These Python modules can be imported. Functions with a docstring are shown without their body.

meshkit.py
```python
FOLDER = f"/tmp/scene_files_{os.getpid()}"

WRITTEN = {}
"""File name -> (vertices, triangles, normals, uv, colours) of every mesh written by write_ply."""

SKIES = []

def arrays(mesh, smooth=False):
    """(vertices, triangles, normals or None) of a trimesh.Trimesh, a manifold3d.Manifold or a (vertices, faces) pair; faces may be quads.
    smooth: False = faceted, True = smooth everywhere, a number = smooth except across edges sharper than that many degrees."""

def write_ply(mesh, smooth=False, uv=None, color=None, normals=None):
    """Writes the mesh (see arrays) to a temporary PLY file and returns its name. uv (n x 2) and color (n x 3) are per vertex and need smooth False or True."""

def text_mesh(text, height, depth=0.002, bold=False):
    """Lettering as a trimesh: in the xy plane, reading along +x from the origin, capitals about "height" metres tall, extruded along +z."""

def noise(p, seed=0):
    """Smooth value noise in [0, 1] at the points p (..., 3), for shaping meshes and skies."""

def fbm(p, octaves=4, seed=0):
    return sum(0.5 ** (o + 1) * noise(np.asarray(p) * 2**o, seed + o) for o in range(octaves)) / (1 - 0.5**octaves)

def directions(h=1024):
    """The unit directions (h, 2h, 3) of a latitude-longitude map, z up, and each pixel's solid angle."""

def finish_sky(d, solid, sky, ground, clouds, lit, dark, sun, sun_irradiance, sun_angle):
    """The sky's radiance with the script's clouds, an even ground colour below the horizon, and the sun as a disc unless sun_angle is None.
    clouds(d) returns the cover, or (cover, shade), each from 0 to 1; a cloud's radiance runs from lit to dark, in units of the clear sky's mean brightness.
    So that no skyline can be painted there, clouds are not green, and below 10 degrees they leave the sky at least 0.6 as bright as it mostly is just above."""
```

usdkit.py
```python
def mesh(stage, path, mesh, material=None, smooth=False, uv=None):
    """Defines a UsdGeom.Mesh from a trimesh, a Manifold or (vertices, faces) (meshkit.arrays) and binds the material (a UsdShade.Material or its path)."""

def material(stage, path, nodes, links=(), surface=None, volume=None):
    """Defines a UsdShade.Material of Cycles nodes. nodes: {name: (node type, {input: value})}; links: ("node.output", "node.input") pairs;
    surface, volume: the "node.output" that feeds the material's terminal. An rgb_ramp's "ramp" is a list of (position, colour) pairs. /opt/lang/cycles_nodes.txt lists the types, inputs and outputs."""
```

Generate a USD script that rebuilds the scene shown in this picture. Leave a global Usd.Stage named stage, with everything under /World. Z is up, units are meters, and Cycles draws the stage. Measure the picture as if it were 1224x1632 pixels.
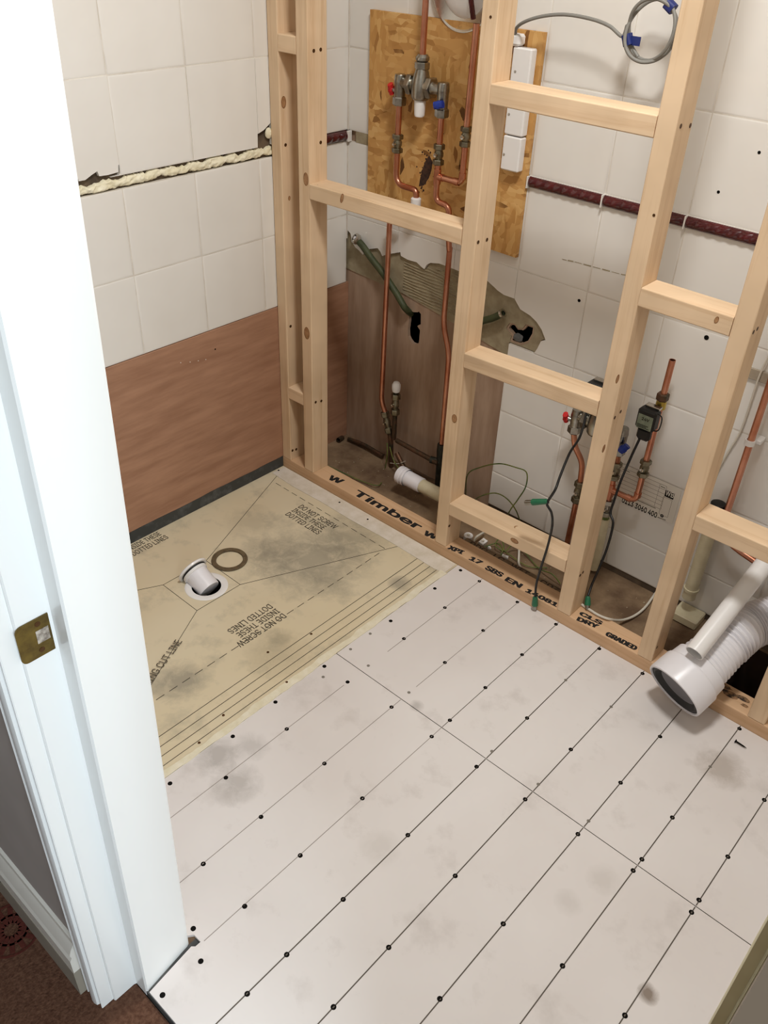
import math, random
import numpy as np, trimesh, shapely, shapely.affinity
from shapely.geometry import Polygon, box as sbox, LineString, Point
from shapely.ops import unary_union
import usdkit, meshkit
from pxr import Usd, UsdGeom, UsdLux, UsdShade, Gf, Sdf

random.seed(7)
rng = np.random.default_rng(7)
stage = Usd.Stage.CreateInMemory()
UsdGeom.SetStageUpAxis(stage, UsdGeom.Tokens.z)
UsdGeom.SetStageMetersPerUnit(stage, 1.0)
UsdGeom.Xform.Define(stage, '/World')
UsdGeom.Scope.Define(stage, '/World/Looks')
V = lambda *a: np.array(a, float)

# ------------------------------------------------------------------ camera
EYE = V(1.7370, 0.4548, 1.4903)
YAW, PITCH, ROLL, FPX = -0.7103, 0.6237, 0.0446, 1380.7
def cam_axes():
    f = V(math.sin(YAW) * math.cos(PITCH), math.cos(YAW) * math.cos(PITCH), -math.sin(PITCH))
    r0 = V(math.cos(YAW), -math.sin(YAW), 0); u0 = np.cross(r0, f)
    return r0 * math.cos(ROLL) + u0 * math.sin(ROLL), -r0 * math.sin(ROLL) + u0 * math.cos(ROLL), f
CR, CU, CF = cam_axes()
cam = UsdGeom.Camera.Define(stage, '/World/Camera')
cam.AddTransformOp().Set(Gf.Matrix4d(*CR, 0, *CU, 0, *(-CF), 0, *EYE, 1))
cam.CreateHorizontalApertureAttr(36.0); cam.CreateVerticalApertureAttr(48.0)
cam.CreateFocalLengthAttr(FPX / 1224 * 36.0)
cam.CreateClippingRangeAttr(Gf.Vec2f(0.02, 60))
cam.CreateExposureAttr(0.0)

# ------------------------------------------------------------------ lights
def disk_light(path, pos, radius, power, color):
    l = UsdLux.DiskLight.Define(stage, path)
    l.AddTranslateOp().Set(Gf.Vec3d(*pos)); l.CreateRadiusAttr(radius)
    l.CreateIntensityAttr(power); l.CreateColorAttr(Gf.Vec3f(*color)); return l
def rect_light(path, pos, look, w, h, power, color):
    l = UsdLux.RectLight.Define(stage, path)
    z = np.asarray(pos, float) - np.asarray(look, float); z /= np.linalg.norm(z)
    x = np.cross([0, 0, 1], z); x /= np.linalg.norm(x); y = np.cross(z, x)
    l.AddTransformOp().Set(Gf.Matrix4d(*x, 0, *y, 0, *z, 0, *pos, 1))
    l.CreateWidthAttr(w); l.CreateHeightAttr(h); l.CreateIntensityAttr(power); l.CreateColorAttr(Gf.Vec3f(*color)); return l
disk_light('/World/CeilingLamp', (1.20, 1.42, 2.34), 0.15, 104.0, (1.0, 0.99, 0.965))
rect_light('/World/HallWindowLight', (3.35, 0.05, 1.45), (1.0, 0.45, 1.0), 0.9, 1.1, 18.5, (0.80, 0.91, 1.0))

# ------------------------------------------------------------------ rays: a pixel of the photograph met with a known plane of the room
def ray(px, py):
    return CF + (px - 612) / FPX * CR - (py - 816) / FPX * CU
def PX(px, py, x): d = ray(px, py); return EYE + d * ((x - EYE[0]) / d[0])
def PY(px, py, y): d = ray(px, py); return EYE + d * ((y - EYE[1]) / d[1])
def PZ(px, py, z): d = ray(px, py); return EYE + d * ((z - EYE[2]) / d[2])

# ------------------------------------------------------------------ measured room
T = 0.2                       # tile pitch
LX, BY = -0.009, 2.2646       # tile face of left and back walls
PF, PB = 1.9859, 2.0489       # front and back of the stud partition
ZT, ZB = 0.9554, 0.9279       # top and bottom of the border course
Y0, X0 = 1.5457, 0.587        # a vertical joint on the left and on the back wall
DW = 0.845                    # room face of the door wall
RX, CZ = 2.25, 2.36           # right wall, ceiling
SEAM = 1.5149
TRAY = 0.694                  # right edge of the shower tray
PT = 0.036                    # top of the sole plate

# ------------------------------------------------------------------ helpers
used = {}
def numbered(parent, name):
    k = used.get((parent, name), -1) + 1; used[(parent, name)] = k
    return f'{parent}/{name}' if k == 0 else f'{parent}/{name}_{k:03d}'
BASE = {}
def tag(p, label=None, cat=None, group=None, kind=None):
    for k, v in (('label', label), ('category', cat), ('group', group), ('kind', kind)):
        if v: p.SetCustomDataByKey(k, v)
    return p
def thing(name, label=None, cat=None, base=(0, 0, 0), group=None, kind=None):
    path = numbered('/World', name)
    x = UsdGeom.Xform.Define(stage, path); x.AddTranslateOp().Set(Gf.Vec3d(*map(float, base)))
    BASE[path] = np.asarray(base, float)
    return tag(x.GetPrim(), label, cat, group, kind)
def joined(m):
    return trimesh.util.concatenate([as_tm(x) for x in m]) if isinstance(m, list) else as_tm(m)
def as_tm(m):
    if isinstance(m, trimesh.Trimesh): return m
    v, f, _ = meshkit.arrays(m); return trimesh.Trimesh(v, f, process=False)
def part(owner, name, mesh, mat, smooth=35, label=None, kind=None):
    op = str(owner.GetPath()); m = joined(mesh).copy()
    b = BASE['/'.join(op.split('/')[:3])]
    m.vertices = m.vertices - b
    p = usdkit.mesh(stage, numbered(op, name), m, mat, smooth)
    return tag(p.GetPrim(), label=label, kind=kind)
def solo(name, mesh, mat, label=None, cat=None, smooth=35, group=None, kind=None, base=None):
    m = joined(mesh).copy()
    if base is None:
        b = m.bounds; base = V((b[0][0] + b[1][0]) / 2, (b[0][1] + b[1][1]) / 2, b[0][2])
    m.vertices = m.vertices - base
    p = usdkit.mesh(stage, numbered('/World', name), m, mat, smooth); BASE[str(p.GetPath())] = np.asarray(base, float)
    p.AddTranslateOp().Set(Gf.Vec3d(*map(float, base)))
    return tag(p.GetPrim(), label, cat, group, kind)
def structure(name, label=None): return thing(name, label, None, kind='structure')

def box(x0, x1, y0, y1, z0, z1, c=0.0):
    if c <= 0:
        m = trimesh.creation.box([x1 - x0, y1 - y0, z1 - z0]); m.apply_translation([(x0 + x1) / 2, (y0 + y1) / 2, (z0 + z1) / 2]); return m
    pts = []
    for i, x in enumerate((x0, x1)):
        for j, y in enumerate((y0, y1)):
            for k, z in enumerate((z0, z1)):
                s = V(1 - 2 * i, 1 - 2 * j, 1 - 2 * k) * c
                pts += [(x + s[0], y + s[1], z), (x + s[0], y, z + s[2]), (x, y + s[1], z + s[2])]
    return trimesh.convex.convex_hull(np.array(pts))
def ext(poly, o, X, Y, depth):
    """Extrudes a 2-D polygon from the plane o + u X + v Y by depth along X x Y."""
    polys = [g for g in getattr(poly, 'geoms', [poly]) if g.geom_type == 'Polygon' and g.area > 1e-9]
    ms = [trimesh.creation.extrude_polygon(g, abs(depth), engine='earcut') for g in polys]
    m = trimesh.util.concatenate(ms)
    return place(m, o, X, Y, depth < 0)
def place(m, o, X, Y, down=False):
    X, Y = np.asarray(X, float), np.asarray(Y, float); N = np.cross(X, Y)
    v = m.vertices
    w = v[:, 2:3] - (v[:, 2].max() if down else 0)
    r = trimesh.Trimesh(np.asarray(o, float) + v[:, :1] * X + v[:, 1:2] * Y + w * N, m.faces, process=False)
    return r
def rrect(w, h, r, n=4):
    return sbox(-w / 2 + r, -h / 2 + r, w / 2 - r, h / 2 - r).buffer(r, quad_segs=n)
def beam(p, q, w, h, r=0.003, up=(0, 0, 1)):
    """A rounded-section bar from p to q; w across, h along up."""
    p, q = np.asarray(p, float), np.asarray(q, float); d = q - p; L = np.linalg.norm(d); d /= L
    u = np.asarray(up, float); u = u - d * (u @ d); u /= np.linalg.norm(u); s = np.cross(u, d)
    m = trimesh.creation.extrude_polygon(rrect(w, h, r), L, engine='earcut')
    return trimesh.Trimesh(p + m.vertices[:, :1] * s + m.vertices[:, 1:2] * u + m.vertices[:, 2:3] * d, m.faces, process=False)
def catmull(pts, n=10):
    P = np.array(pts, float); P = np.vstack([2 * P[0] - P[1], P, 2 * P[-1] - P[-2]]); out = []
    for i in range(1, len(P) - 2):
        a, b, c, d = P[i - 1:i + 3]
        for t in np.linspace(0, 1, n, endpoint=False):
            out.append(.5 * (2 * b + (c - a) * t + (2 * a - 5 * b + 4 * c - d) * t * t + (3 * b - a - 3 * c + d) * t ** 3))
    return np.vstack([out, P[-2]])
def fillet(pts, r, n=7):
    P = [np.asarray(p, float) for p in pts]; out = [P[0]]
    for i in range(1, len(P) - 1):
        a, b, c = P[i - 1:i + 2]; u, w = a - b, c - b; lu, lw = np.linalg.norm(u), np.linalg.norm(w)
        k = min(r, lu * .48, lw * .48); s, e = b + u / lu * k, b + w / lw * k
        out += [(1 - t) ** 2 * s + 2 * t * (1 - t) * b + t * t * e for t in np.linspace(0, 1, n)]
    return np.array(out + [P[-1]])
def tube(pts, r, n=14, inner=None, cap=True):
    """Sweeps a circle; r a number or one radius per point. inner: wall of that inner radius, ends open."""
    P = np.asarray(pts, float); N = len(P); R = np.broadcast_to(np.asarray(r, float), (N,))
    t = np.gradient(P, axis=0); t /= np.linalg.norm(t, axis=1, keepdims=True)
    a = np.cross(t[0], [0, 0, 1.0]) if abs(t[0][2]) < .9 else np.cross(t[0], [1.0, 0, 0]); a /= np.linalg.norm(a)
    ang = np.linspace(0, 2 * np.pi, n, endpoint=False); rings = []; frames = []
    for i in range(N):
        a = a - t[i] * (a @ t[i]); a /= np.linalg.norm(a); b = np.cross(t[i], a); frames.append((a, b))
        rings.append(P[i] + R[i] * (np.cos(ang)[:, None] * a + np.sin(ang)[:, None] * b))
    rows = list(rings)
    if inner:
        for i in (N - 1, N - 2 if N > 2 else 0, 0) if False else list(range(N - 1, -1, -1)):
            a, b = frames[i]; rows.append(P[i] + inner * (np.cos(ang)[:, None] * a + np.sin(ang)[:, None] * b))
        rows.append(rings[0])
    v = np.vstack(rows); f = []
    for i in range(len(rows) - 1):
        for j in range(n):
            k = (j + 1) % n; A, B, C, D_ = i * n + j, i * n + k, (i + 1) * n + k, (i + 1) * n + j
            f += [(A, B, C), (A, C, D_)]
    if not inner and cap:
        s, e = len(v), len(v) + 1; v = np.vstack([v, P[0], P[-1]]); last = (N - 1) * n
        for j in range(n):
            k = (j + 1) % n; f += [(s, k, j), (e, last + j, last + k)]
    return trimesh.Trimesh(v, np.array(f), process=False)
def lathe(p, d, prof, n=20):
    """Turns a profile of (distance along d, radius) pairs about the axis from p."""
    p, d = np.asarray(p, float), np.asarray(d, float); d = d / np.linalg.norm(d)
    a = np.cross(d, [0, 0, 1.0]) if abs(d[2]) < .9 else np.cross(d, [1.0, 0, 0]); a /= np.linalg.norm(a); b = np.cross(d, a)
    ang = np.linspace(0, 2 * np.pi, n, endpoint=False); v = []
    for s, r in prof: v.append(p + d * s + max(r, 1e-5) * (np.cos(ang)[:, None] * a + np.sin(ang)[:, None] * b))
    v = np.vstack(v); f = []
    for i in range(len(prof) - 1):
        for j in range(n):
            k = (j + 1) % n; f += [(i * n + j, i * n + k, (i + 1) * n + k), (i * n + j, (i + 1) * n + k, (i + 1) * n + j)]
    return trimesh.Trimesh(v, np.array(f), process=False)
def hexnut(p, d, s0, s1, r):
    c = .12 * (s1 - s0)
    return lathe(p, d, [(s0, 0), (s0, r * .9), (s0 + c, r), (s1 - c, r), (s1, r * .9), (s1, 0)], 6)
def unit(v): v = np.asarray(v, float); return v / np.linalg.norm(v)
def ball(p, r, sub=2, squash=(1, 1, 1)):
    m = trimesh.creation.icosphere(sub, 1.0); m.vertices = m.vertices * np.asarray(squash) * r + np.asarray(p); return m
def strip(p, q, w, n=(0, 0, 1), t=0.0004):
    """A thin printed or scored line from p to q, w wide, standing t proud of the surface."""
    p, q = np.asarray(p, float), np.asarray(q, float); d = unit(q - p); s = np.cross(n, d) * w / 2; up = np.asarray(n, float) * t
    v = np.array([p - s, p + s, q + s, q - s]); v = np.vstack([v + up, v]); f = [(0, 2, 1), (0, 3, 2), (4, 5, 6), (4, 6, 7)]
    for i in range(4): j = (i + 1) % 4; f += [(i, j, j + 4), (i, j + 4, i + 4)]
    return trimesh.Trimesh(v, np.array(f), process=False)
def lettering(text, o, X, Y, width=None, height=0.02, t=0.0005, bold=False):
    m = meshkit.text_mesh(text, height, t, bold); v = m.vertices.copy()
    if width: v[:, 0] *= width / (v[:, 0].max() - v[:, 0].min())
    m = trimesh.Trimesh(v, m.faces, process=False); return place(m, o, X, Y)

# ------------------------------------------------------------------ materials
def lin(r, g, b): return tuple(((c / 255) / 12.92 if c <= 10 else ((c / 255 + .055) / 1.055) ** 2.4) for c in (r, g, b))
def mat(name, color, rough=0.5, metal=0.0, var=None, scale=20, stretch=(1, 1, 1), bump=0.0, bscale=None, spec=0.5, coat=0.0, world=False, extra=None, lo=.35, hi=.65, detail=4):
    nodes = {'p': ('principled_bsdf', {'base_color': color, 'roughness': rough, 'metallic': metal, 'specular_ior_level': spec, 'coat_weight': coat})}
    links = []
    if var is not None or bump:
        nodes['tc'] = ('geometry', {}) if world else ('texture_coordinate', {})
        nodes['mp'] = ('mapping', {'scale': stretch}); links.append(('tc.position' if world else 'tc.object', 'mp.vector'))
        nodes['oi'] = ('object_info', {}); nodes['rm'] = ('math', {'math_type': 'multiply', 'value2': 37.0}); links.append(('oi.random', 'rm.value1'))
        nodes['ad'] = ('vector_math', {'math_type': 'add'})
        links += [('mp.vector', 'ad.vector1')] + ([] if world else [('rm.value', 'ad.vector2')])
    if var is not None:
        nodes['n'] = ('noise_texture', {'scale': scale, 'detail': detail, 'roughness': .6}); links.append(('ad.vector', 'n.vector'))
        nodes['r'] = ('rgb_ramp', {'ramp': [(lo, color), (hi, var)]}); links += [('n.fac', 'r.fac'), ('r.color', 'p.base_color')]
    if bump:
        nodes['bn'] = ('noise_texture', {'scale': bscale or scale, 'detail': 4}); links.append(('ad.vector', 'bn.vector'))
        nodes['b'] = ('bump', {'strength': bump, 'distance': 0.002}); links += [('bn.fac', 'b.height'), ('b.normal', 'p.normal')]
    return usdkit.material(stage, f'/World/Looks/{name}', nodes, links, surface='p.BSDF')
def pine(name, stretch, c1, c2, c3):
    """Softwood: long grain, wider tone bands and scattered knots; the grain runs along the axis that is stretched least."""
    k = tuple(s * .16 for s in stretch)
    nodes = {'tc': ('texture_coordinate', {}), 'oi': ('object_info', {}), 'rm': ('math', {'math_type': 'multiply', 'value2': 53.0}),
             'mp': ('mapping', {'scale': stretch}), 'ad': ('vector_math', {'math_type': 'add'}),
             'n': ('noise_texture', {'scale': 1.0, 'detail': 6, 'roughness': .65, 'distortion': .6}),
             'r': ('rgb_ramp', {'ramp': [(.30, c2), (.5, c1), (.72, c1)]}),
             'mk': ('mapping', {'scale': k}), 'ak': ('vector_math', {'math_type': 'add'}),
             'v': ('voronoi_texture', {'scale': 1.35, 'randomness': 1.0}),
             'kr': ('rgb_ramp', {'ramp': [(0, (1, 1, 1)), (.045, (.9, .9, .9)), (.10, (.25, .25, .25)), (.2, (0, 0, 0))]}),
             'm': ('mix', {'color2': c3}),
             'n2': ('noise_texture', {'scale': 5.0, 'detail': 3}), 'r2': ('rgb_ramp', {'ramp': [(.35, (.86, .84, .80)), (.65, (1.06, 1.05, 1.03))]}),
             'mm': ('mix', {'mix_type': 'multiply', 'fac': 1.0}),
             'b': ('bump', {'strength': .12, 'distance': .001}),
             'p': ('principled_bsdf', {'roughness': .62, 'specular_ior_level': .3})}
    links = [('oi.random', 'rm.value1'), ('tc.object', 'mp.vector'), ('mp.vector', 'ad.vector1'), ('rm.value', 'ad.vector2'), ('ad.vector', 'n.vector'), ('n.fac', 'r.fac'),
             ('tc.object', 'mk.vector'), ('mk.vector', 'ak.vector1'), ('rm.value', 'ak.vector2'), ('ak.vector', 'v.vector'), ('v.distance', 'kr.fac'), ('r.color', 'm.color1'), ('kr.color', 'm.fac'),
             ('tc.object', 'n2.vector'), ('n2.fac', 'r2.fac'), ('m.color', 'mm.color1'), ('r2.color', 'mm.color2'), ('mm.color', 'p.base_color'),
             ('n.fac', 'b.height'), ('b.normal', 'p.normal')]
    return usdkit.material(stage, f'/World/Looks/{name}', nodes, links, surface='p.BSDF')
PC = (lin(229, 201, 168), lin(214, 181, 145), lin(140, 94, 58))
M_PV = pine('pine_upright', (46, 46, 2.2), *PC)
M_PH = pine('pine_across', (2.2, 46, 46), *PC)
PS = (lin(214, 178, 142), lin(197, 156, 118), lin(120, 76, 48))
M_PS = pine('pine_sole', (1.6, 40, 40), *PS)
M_TILE = mat('tile_glaze', lin(234, 231, 225), .16, var=lin(229, 225, 218), scale=3, bump=.05, bscale=14, spec=.5)
M_GROUT = mat('grout', lin(228, 222, 212), .85, var=lin(208, 200, 188), scale=16, world=True)
M_BORDER = mat('border_glaze', lin(84, 22, 26), .16, var=lin(60, 14, 18), scale=40, coat=.3)
M_SUB = mat('wall_substrate', lin(104, 88, 70), .9, var=lin(70, 58, 46), scale=22, world=True, bump=.4)
M_PLASTER = mat('stained_plaster', lin(176, 150, 128), .85, var=lin(152, 124, 102), scale=5, stretch=(5, 1, .8), world=True, bump=.15, bscale=30, detail=6)
M_ADH = mat('tile_adhesive', lin(168, 156, 128), .9, var=lin(146, 132, 106), scale=26, world=True, bump=.35, bscale=60)
M_FILL = mat('cream_foam', lin(240, 233, 208), .8, var=lin(228, 218, 184), scale=40, world=True, bump=.5, bscale=90)
M_PLY = mat('red_plywood', lin(176, 134, 107), .55, var=lin(154, 113, 88), scale=4, stretch=(1, 1.2, 9), world=True, bump=.06, bscale=40, detail=7)
M_PAINT = mat('white_gloss_paint', lin(240, 242, 240), .25, bump=.03, bscale=9)
M_WALLP = mat('wall_paint', lin(214, 208, 200), .8)
M_HALL = mat('hall_paint', lin(176, 168, 162), .8, var=lin(168, 160, 154), scale=5, world=True)
M_CEIL = mat('ceiling_paint', lin(238, 236, 230), .85)
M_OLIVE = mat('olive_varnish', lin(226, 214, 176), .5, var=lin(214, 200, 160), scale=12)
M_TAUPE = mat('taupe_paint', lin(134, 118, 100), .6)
M_COPPER = mat('copper', lin(216, 158, 132), .32, 1.0, var=lin(192, 126, 100), scale=14, world=True)
M_DCOP = mat('aged_copper', lin(112, 80, 60), .5, .7, var=lin(70, 66, 52), scale=30, world=True)
M_CHROME = mat('plated_brass', lin(176, 174, 166), .28, 1.0, var=lin(140, 138, 130), scale=40, world=True)
M_DULL = mat('dull_brass', lin(150, 146, 128), .38, 1.0, var=lin(116, 110, 92), scale=60, world=True)
M_DARKF = mat('dark_fitting', lin(70, 70, 62), .5, .6, var=lin(48, 52, 46), scale=50, world=True)
M_RED = mat('red_lever', lin(196, 32, 34), .4)
M_BLUE = mat('blue_lever', lin(22, 52, 150), .4)
M_BTAPE = mat('blue_tape', lin(30, 44, 110), .55)
M_WPLAST = mat('white_plastic', lin(236, 234, 232), .28)
M_WPAN = mat('white_pan_plastic', lin(234, 232, 236), .30)
M_CREAM = mat('cream_plastic', lin(222, 214, 184), .4, var=lin(206, 196, 164), scale=20, world=True)
M_BLACK = mat('black_rubber', lin(20, 20, 20), .5)
M_GREYIN = mat('grey_inside', lin(122, 120, 124), .5)
M_SCREW = mat('screw_black', lin(20, 18, 16), .9, 0, spec=.1)
M_SCREWB = mat('screw_bronze', lin(92, 62, 34), .45, .6)
M_SCREWG = mat('screw_filled', lin(132, 126, 116), .7)
M_GREYC = mat('grey_cable', lin(132, 130, 124), .5)
M_BLACKC = mat('black_cable', lin(18, 18, 18), .45)
M_GREEN = mat('green_connector', lin(30, 106, 72), .45)
M_GWIRE = mat('green_wire', lin(66, 96, 52), .5, var=lin(116, 120, 52), scale=30, world=True)
M_HOSE = mat('green_hose', lin(70, 76, 46), .6, var=lin(54, 62, 36), scale=30, world=True)
M_WCAB = mat('white_cable', lin(214, 208, 194), .5)
M_MEMB = mat('black_membrane', lin(58, 60, 60), .6, var=lin(92, 94, 94), scale=24, world=True, lo=.5, hi=.75, bump=.2)
M_PRINT = mat('dark_print', lin(84, 77, 64), .8)
M_PRINTB = mat('black_print', lin(26, 22, 20), .8)
M_LINE = mat('pencil_line', lin(96, 88, 80), .85)
M_LINEL = mat('pencil_line_faint', lin(160, 152, 146), .85)
M_TAPE = mat('pale_joint_tape', lin(226, 218, 206), .75, var=lin(210, 200, 182), scale=26, world=True)
M_FOAM = mat('tray_edge_foam', lin(230, 223, 202), .85, var=lin(220, 211, 182), scale=40, world=True, bump=.4, bscale=80)
M_RING = mat('brown_rubber', lin(112, 96, 70), .6, var=lin(84, 70, 50), scale=60, world=True)
M_PAPER = mat('sticker_paper', lin(228, 223, 212), .5)
M_RULE = mat('sticker_rule', lin(150, 140, 126), .8)
M_BRASS = mat('aged_brass', lin(124, 104, 48), .45, .55, var=lin(94, 76, 36), scale=60, world=True)
M_LATCH = mat('scraped_paint', lin(196, 186, 172), .6, var=lin(110, 98, 88), scale=120, world=True)
M_CARPET = mat('carpet', lin(106, 76, 60), 1.0, var=lin(82, 55, 42), scale=160, world=True, bump=1.0, bscale=260, spec=.1)
M_CARPETR = mat('carpet_motif', lin(92, 48, 40), 1.0, var=lin(80, 40, 34), scale=160, world=True, spec=.1)
M_FLOOR = mat('dirty_subfloor', lin(146, 122, 94), .9, var=lin(96, 74, 54), scale=9, world=True, bump=.3, bscale=60, detail=7)
M_PIT = mat('underfloor', lin(66, 46, 36), .95, var=lin(44, 30, 24), scale=12, world=True)
M_CRUMB = mat('crumbs', lin(172, 156, 130), .9)
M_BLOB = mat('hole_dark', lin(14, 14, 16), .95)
M_CONC = mat('concrete_bit', lin(112, 112, 110), .9, var=lin(84, 84, 84), scale=60, world=True)
M_SKIRT = mat('skirting_paint', lin(222, 218, 208), .4)
M_SKIRTB = mat('skirting_plinth', lin(150, 142, 128), .6)
M_STEEL = mat('bright_steel', lin(196, 192, 184), .22, 1.0)

def osb():
    nodes = {'tc': ('geometry', {}), 'm1': ('mapping', {'scale': (34, 34, 88), 'rotation': (0, .5, 0)}), 'm2': ('mapping', {'scale': (84, 34, 34), 'rotation': (0, .3, 0)}),
             'n': ('noise_texture', {'scale': 14.0, 'detail': 4}), 'sc': ('vector_math', {'math_type': 'scale', 'scale': 1.6}),
             'a1': ('vector_math', {'math_type': 'add'}), 'a2': ('vector_math', {'math_type': 'add'}),
             'v1': ('voronoi_texture', {'scale': 1.0}), 'v2': ('voronoi_texture', {'scale': 1.0}),
             's1': ('separate_xyz', {}), 's2': ('separate_xyz', {}),
             'r1': ('rgb_ramp', {'ramp': [(0, lin(120, 80, 40)), (.03, lin(176, 126, 68)), (.3, lin(200, 150, 88)), (.65, lin(210, 162, 98)), (1, lin(222, 180, 118))]}),
             'r2': ('rgb_ramp', {'ramp': [(0, lin(84, 54, 26)), (.012, lin(150, 102, 52)), (.03, lin(186, 136, 74)), (.5, lin(204, 154, 90)), (1, lin(216, 172, 108))]}),
             'mx': ('mix', {}), 'n3': ('noise_texture', {'scale': 9.0, 'detail': 2}), 'r3': ('rgb_ramp', {'ramp': [(.45, (0, 0, 0)), (.55, (1, 1, 1))]}),
             'b': ('bump', {'strength': .25, 'distance': .001}), 'p': ('principled_bsdf', {'roughness': .6, 'specular_ior_level': .35})}
    links = [('tc.position', 'm1.vector'), ('tc.position', 'm2.vector'), ('tc.position', 'n.vector'), ('n.color', 'sc.vector1'), ('m1.vector', 'a1.vector1'), ('sc.vector', 'a1.vector2'),
             ('m2.vector', 'a2.vector1'), ('sc.vector', 'a2.vector2'), ('a1.vector', 'v1.vector'), ('a2.vector', 'v2.vector'), ('v1.color', 's1.vector'), ('v2.color', 's2.vector'),
             ('s1.x', 'r1.fac'), ('s2.y', 'r2.fac'), ('r1.color', 'mx.color1'), ('r2.color', 'mx.color2'), ('tc.position', 'n3.vector'), ('n3.fac', 'r3.fac'), ('r3.color', 'mx.fac'),
             ('mx.color', 'p.base_color'), ('s1.z', 'b.height'), ('b.normal', 'p.normal')]
    return usdkit.material(stage, '/World/Looks/osb_flakes', nodes, links, surface='p.BSDF')
M_OSB = osb()

def stained(name, base, base2, dirt, spots, cover, scale, rough=.7):
    """A sheet with faint general smudges and some stains of their own place and size (x, y, radius, strength)."""
    nodes = {'g': ('geometry', {}), 'n': ('noise_texture', {'scale': scale, 'detail': 6, 'roughness': .62}), 'rb': ('rgb_ramp', {'ramp': [(.35, base), (.65, base2)]}),
             'nb': ('noise_texture', {'scale': 2.2, 'detail': 3}), 'rd': ('rgb_ramp', {'ramp': [(cover, (0, 0, 0)), (cover + .16, (.55, .55, .55))]}),
             'm0': ('mix', {'color2': dirt}), 'ns': ('noise_texture', {'scale': 24.0, 'detail': 8, 'roughness': .68, 'distortion': .5}),
             'bn': ('noise_texture', {'scale': 120.0, 'detail': 3}), 'b': ('bump', {'strength': .08, 'distance': .001}), 'p': ('principled_bsdf', {'roughness': rough, 'specular_ior_level': .35})}
    links = [('g.position', 'n.vector'), ('g.position', 'nb.vector'), ('nb.fac', 'rb.fac'), ('n.fac', 'rd.fac'), ('rd.color', 'm0.fac'), ('rb.color', 'm0.color1'), ('g.position', 'ns.vector'),
             ('g.position', 'bn.vector'), ('bn.fac', 'b.height'), ('b.normal', 'p.normal')]
    last = 'm0.color'
    for i, (x, y, r, s, c) in enumerate(spots):
        nodes[f'd{i}'] = ('vector_math', {'math_type': 'distance', 'vector2': (x, y, 0)})
        nodes[f'q{i}'] = ('map_range', {'from_min': 0, 'from_max': r, 'to_min': 1, 'to_max': 0, 'clamp': True})
        nodes[f'w{i}'] = ('math', {'math_type': 'multiply'}); nodes[f't{i}'] = ('rgb_ramp', {'ramp': [(.14, (0, 0, 0)), (.22, (s * .35, s * .35, s * .35)), (.42, (s, s, s))]})
        nodes[f'e{i}'] = ('mix', {'color2': c})
        links += [('g.position', f'd{i}.vector1'), (f'd{i}.value', f'q{i}.value'), (f'q{i}.result', f'w{i}.value1'), ('ns.fac', f'w{i}.value2'), (f'w{i}.value', f't{i}.fac'),
                  (f't{i}.color', f'e{i}.fac'), (last, f'e{i}.color1')]
        last = f'e{i}.color'
    links.append((last, 'p.base_color'))
    return usdkit.material(stage, f'/World/Looks/{name}', nodes, links, surface='p.BSDF')
def zp(px, py): return tuple(PZ(px, py, 0)[:2])
GREY = lin(150, 144, 138)
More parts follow.
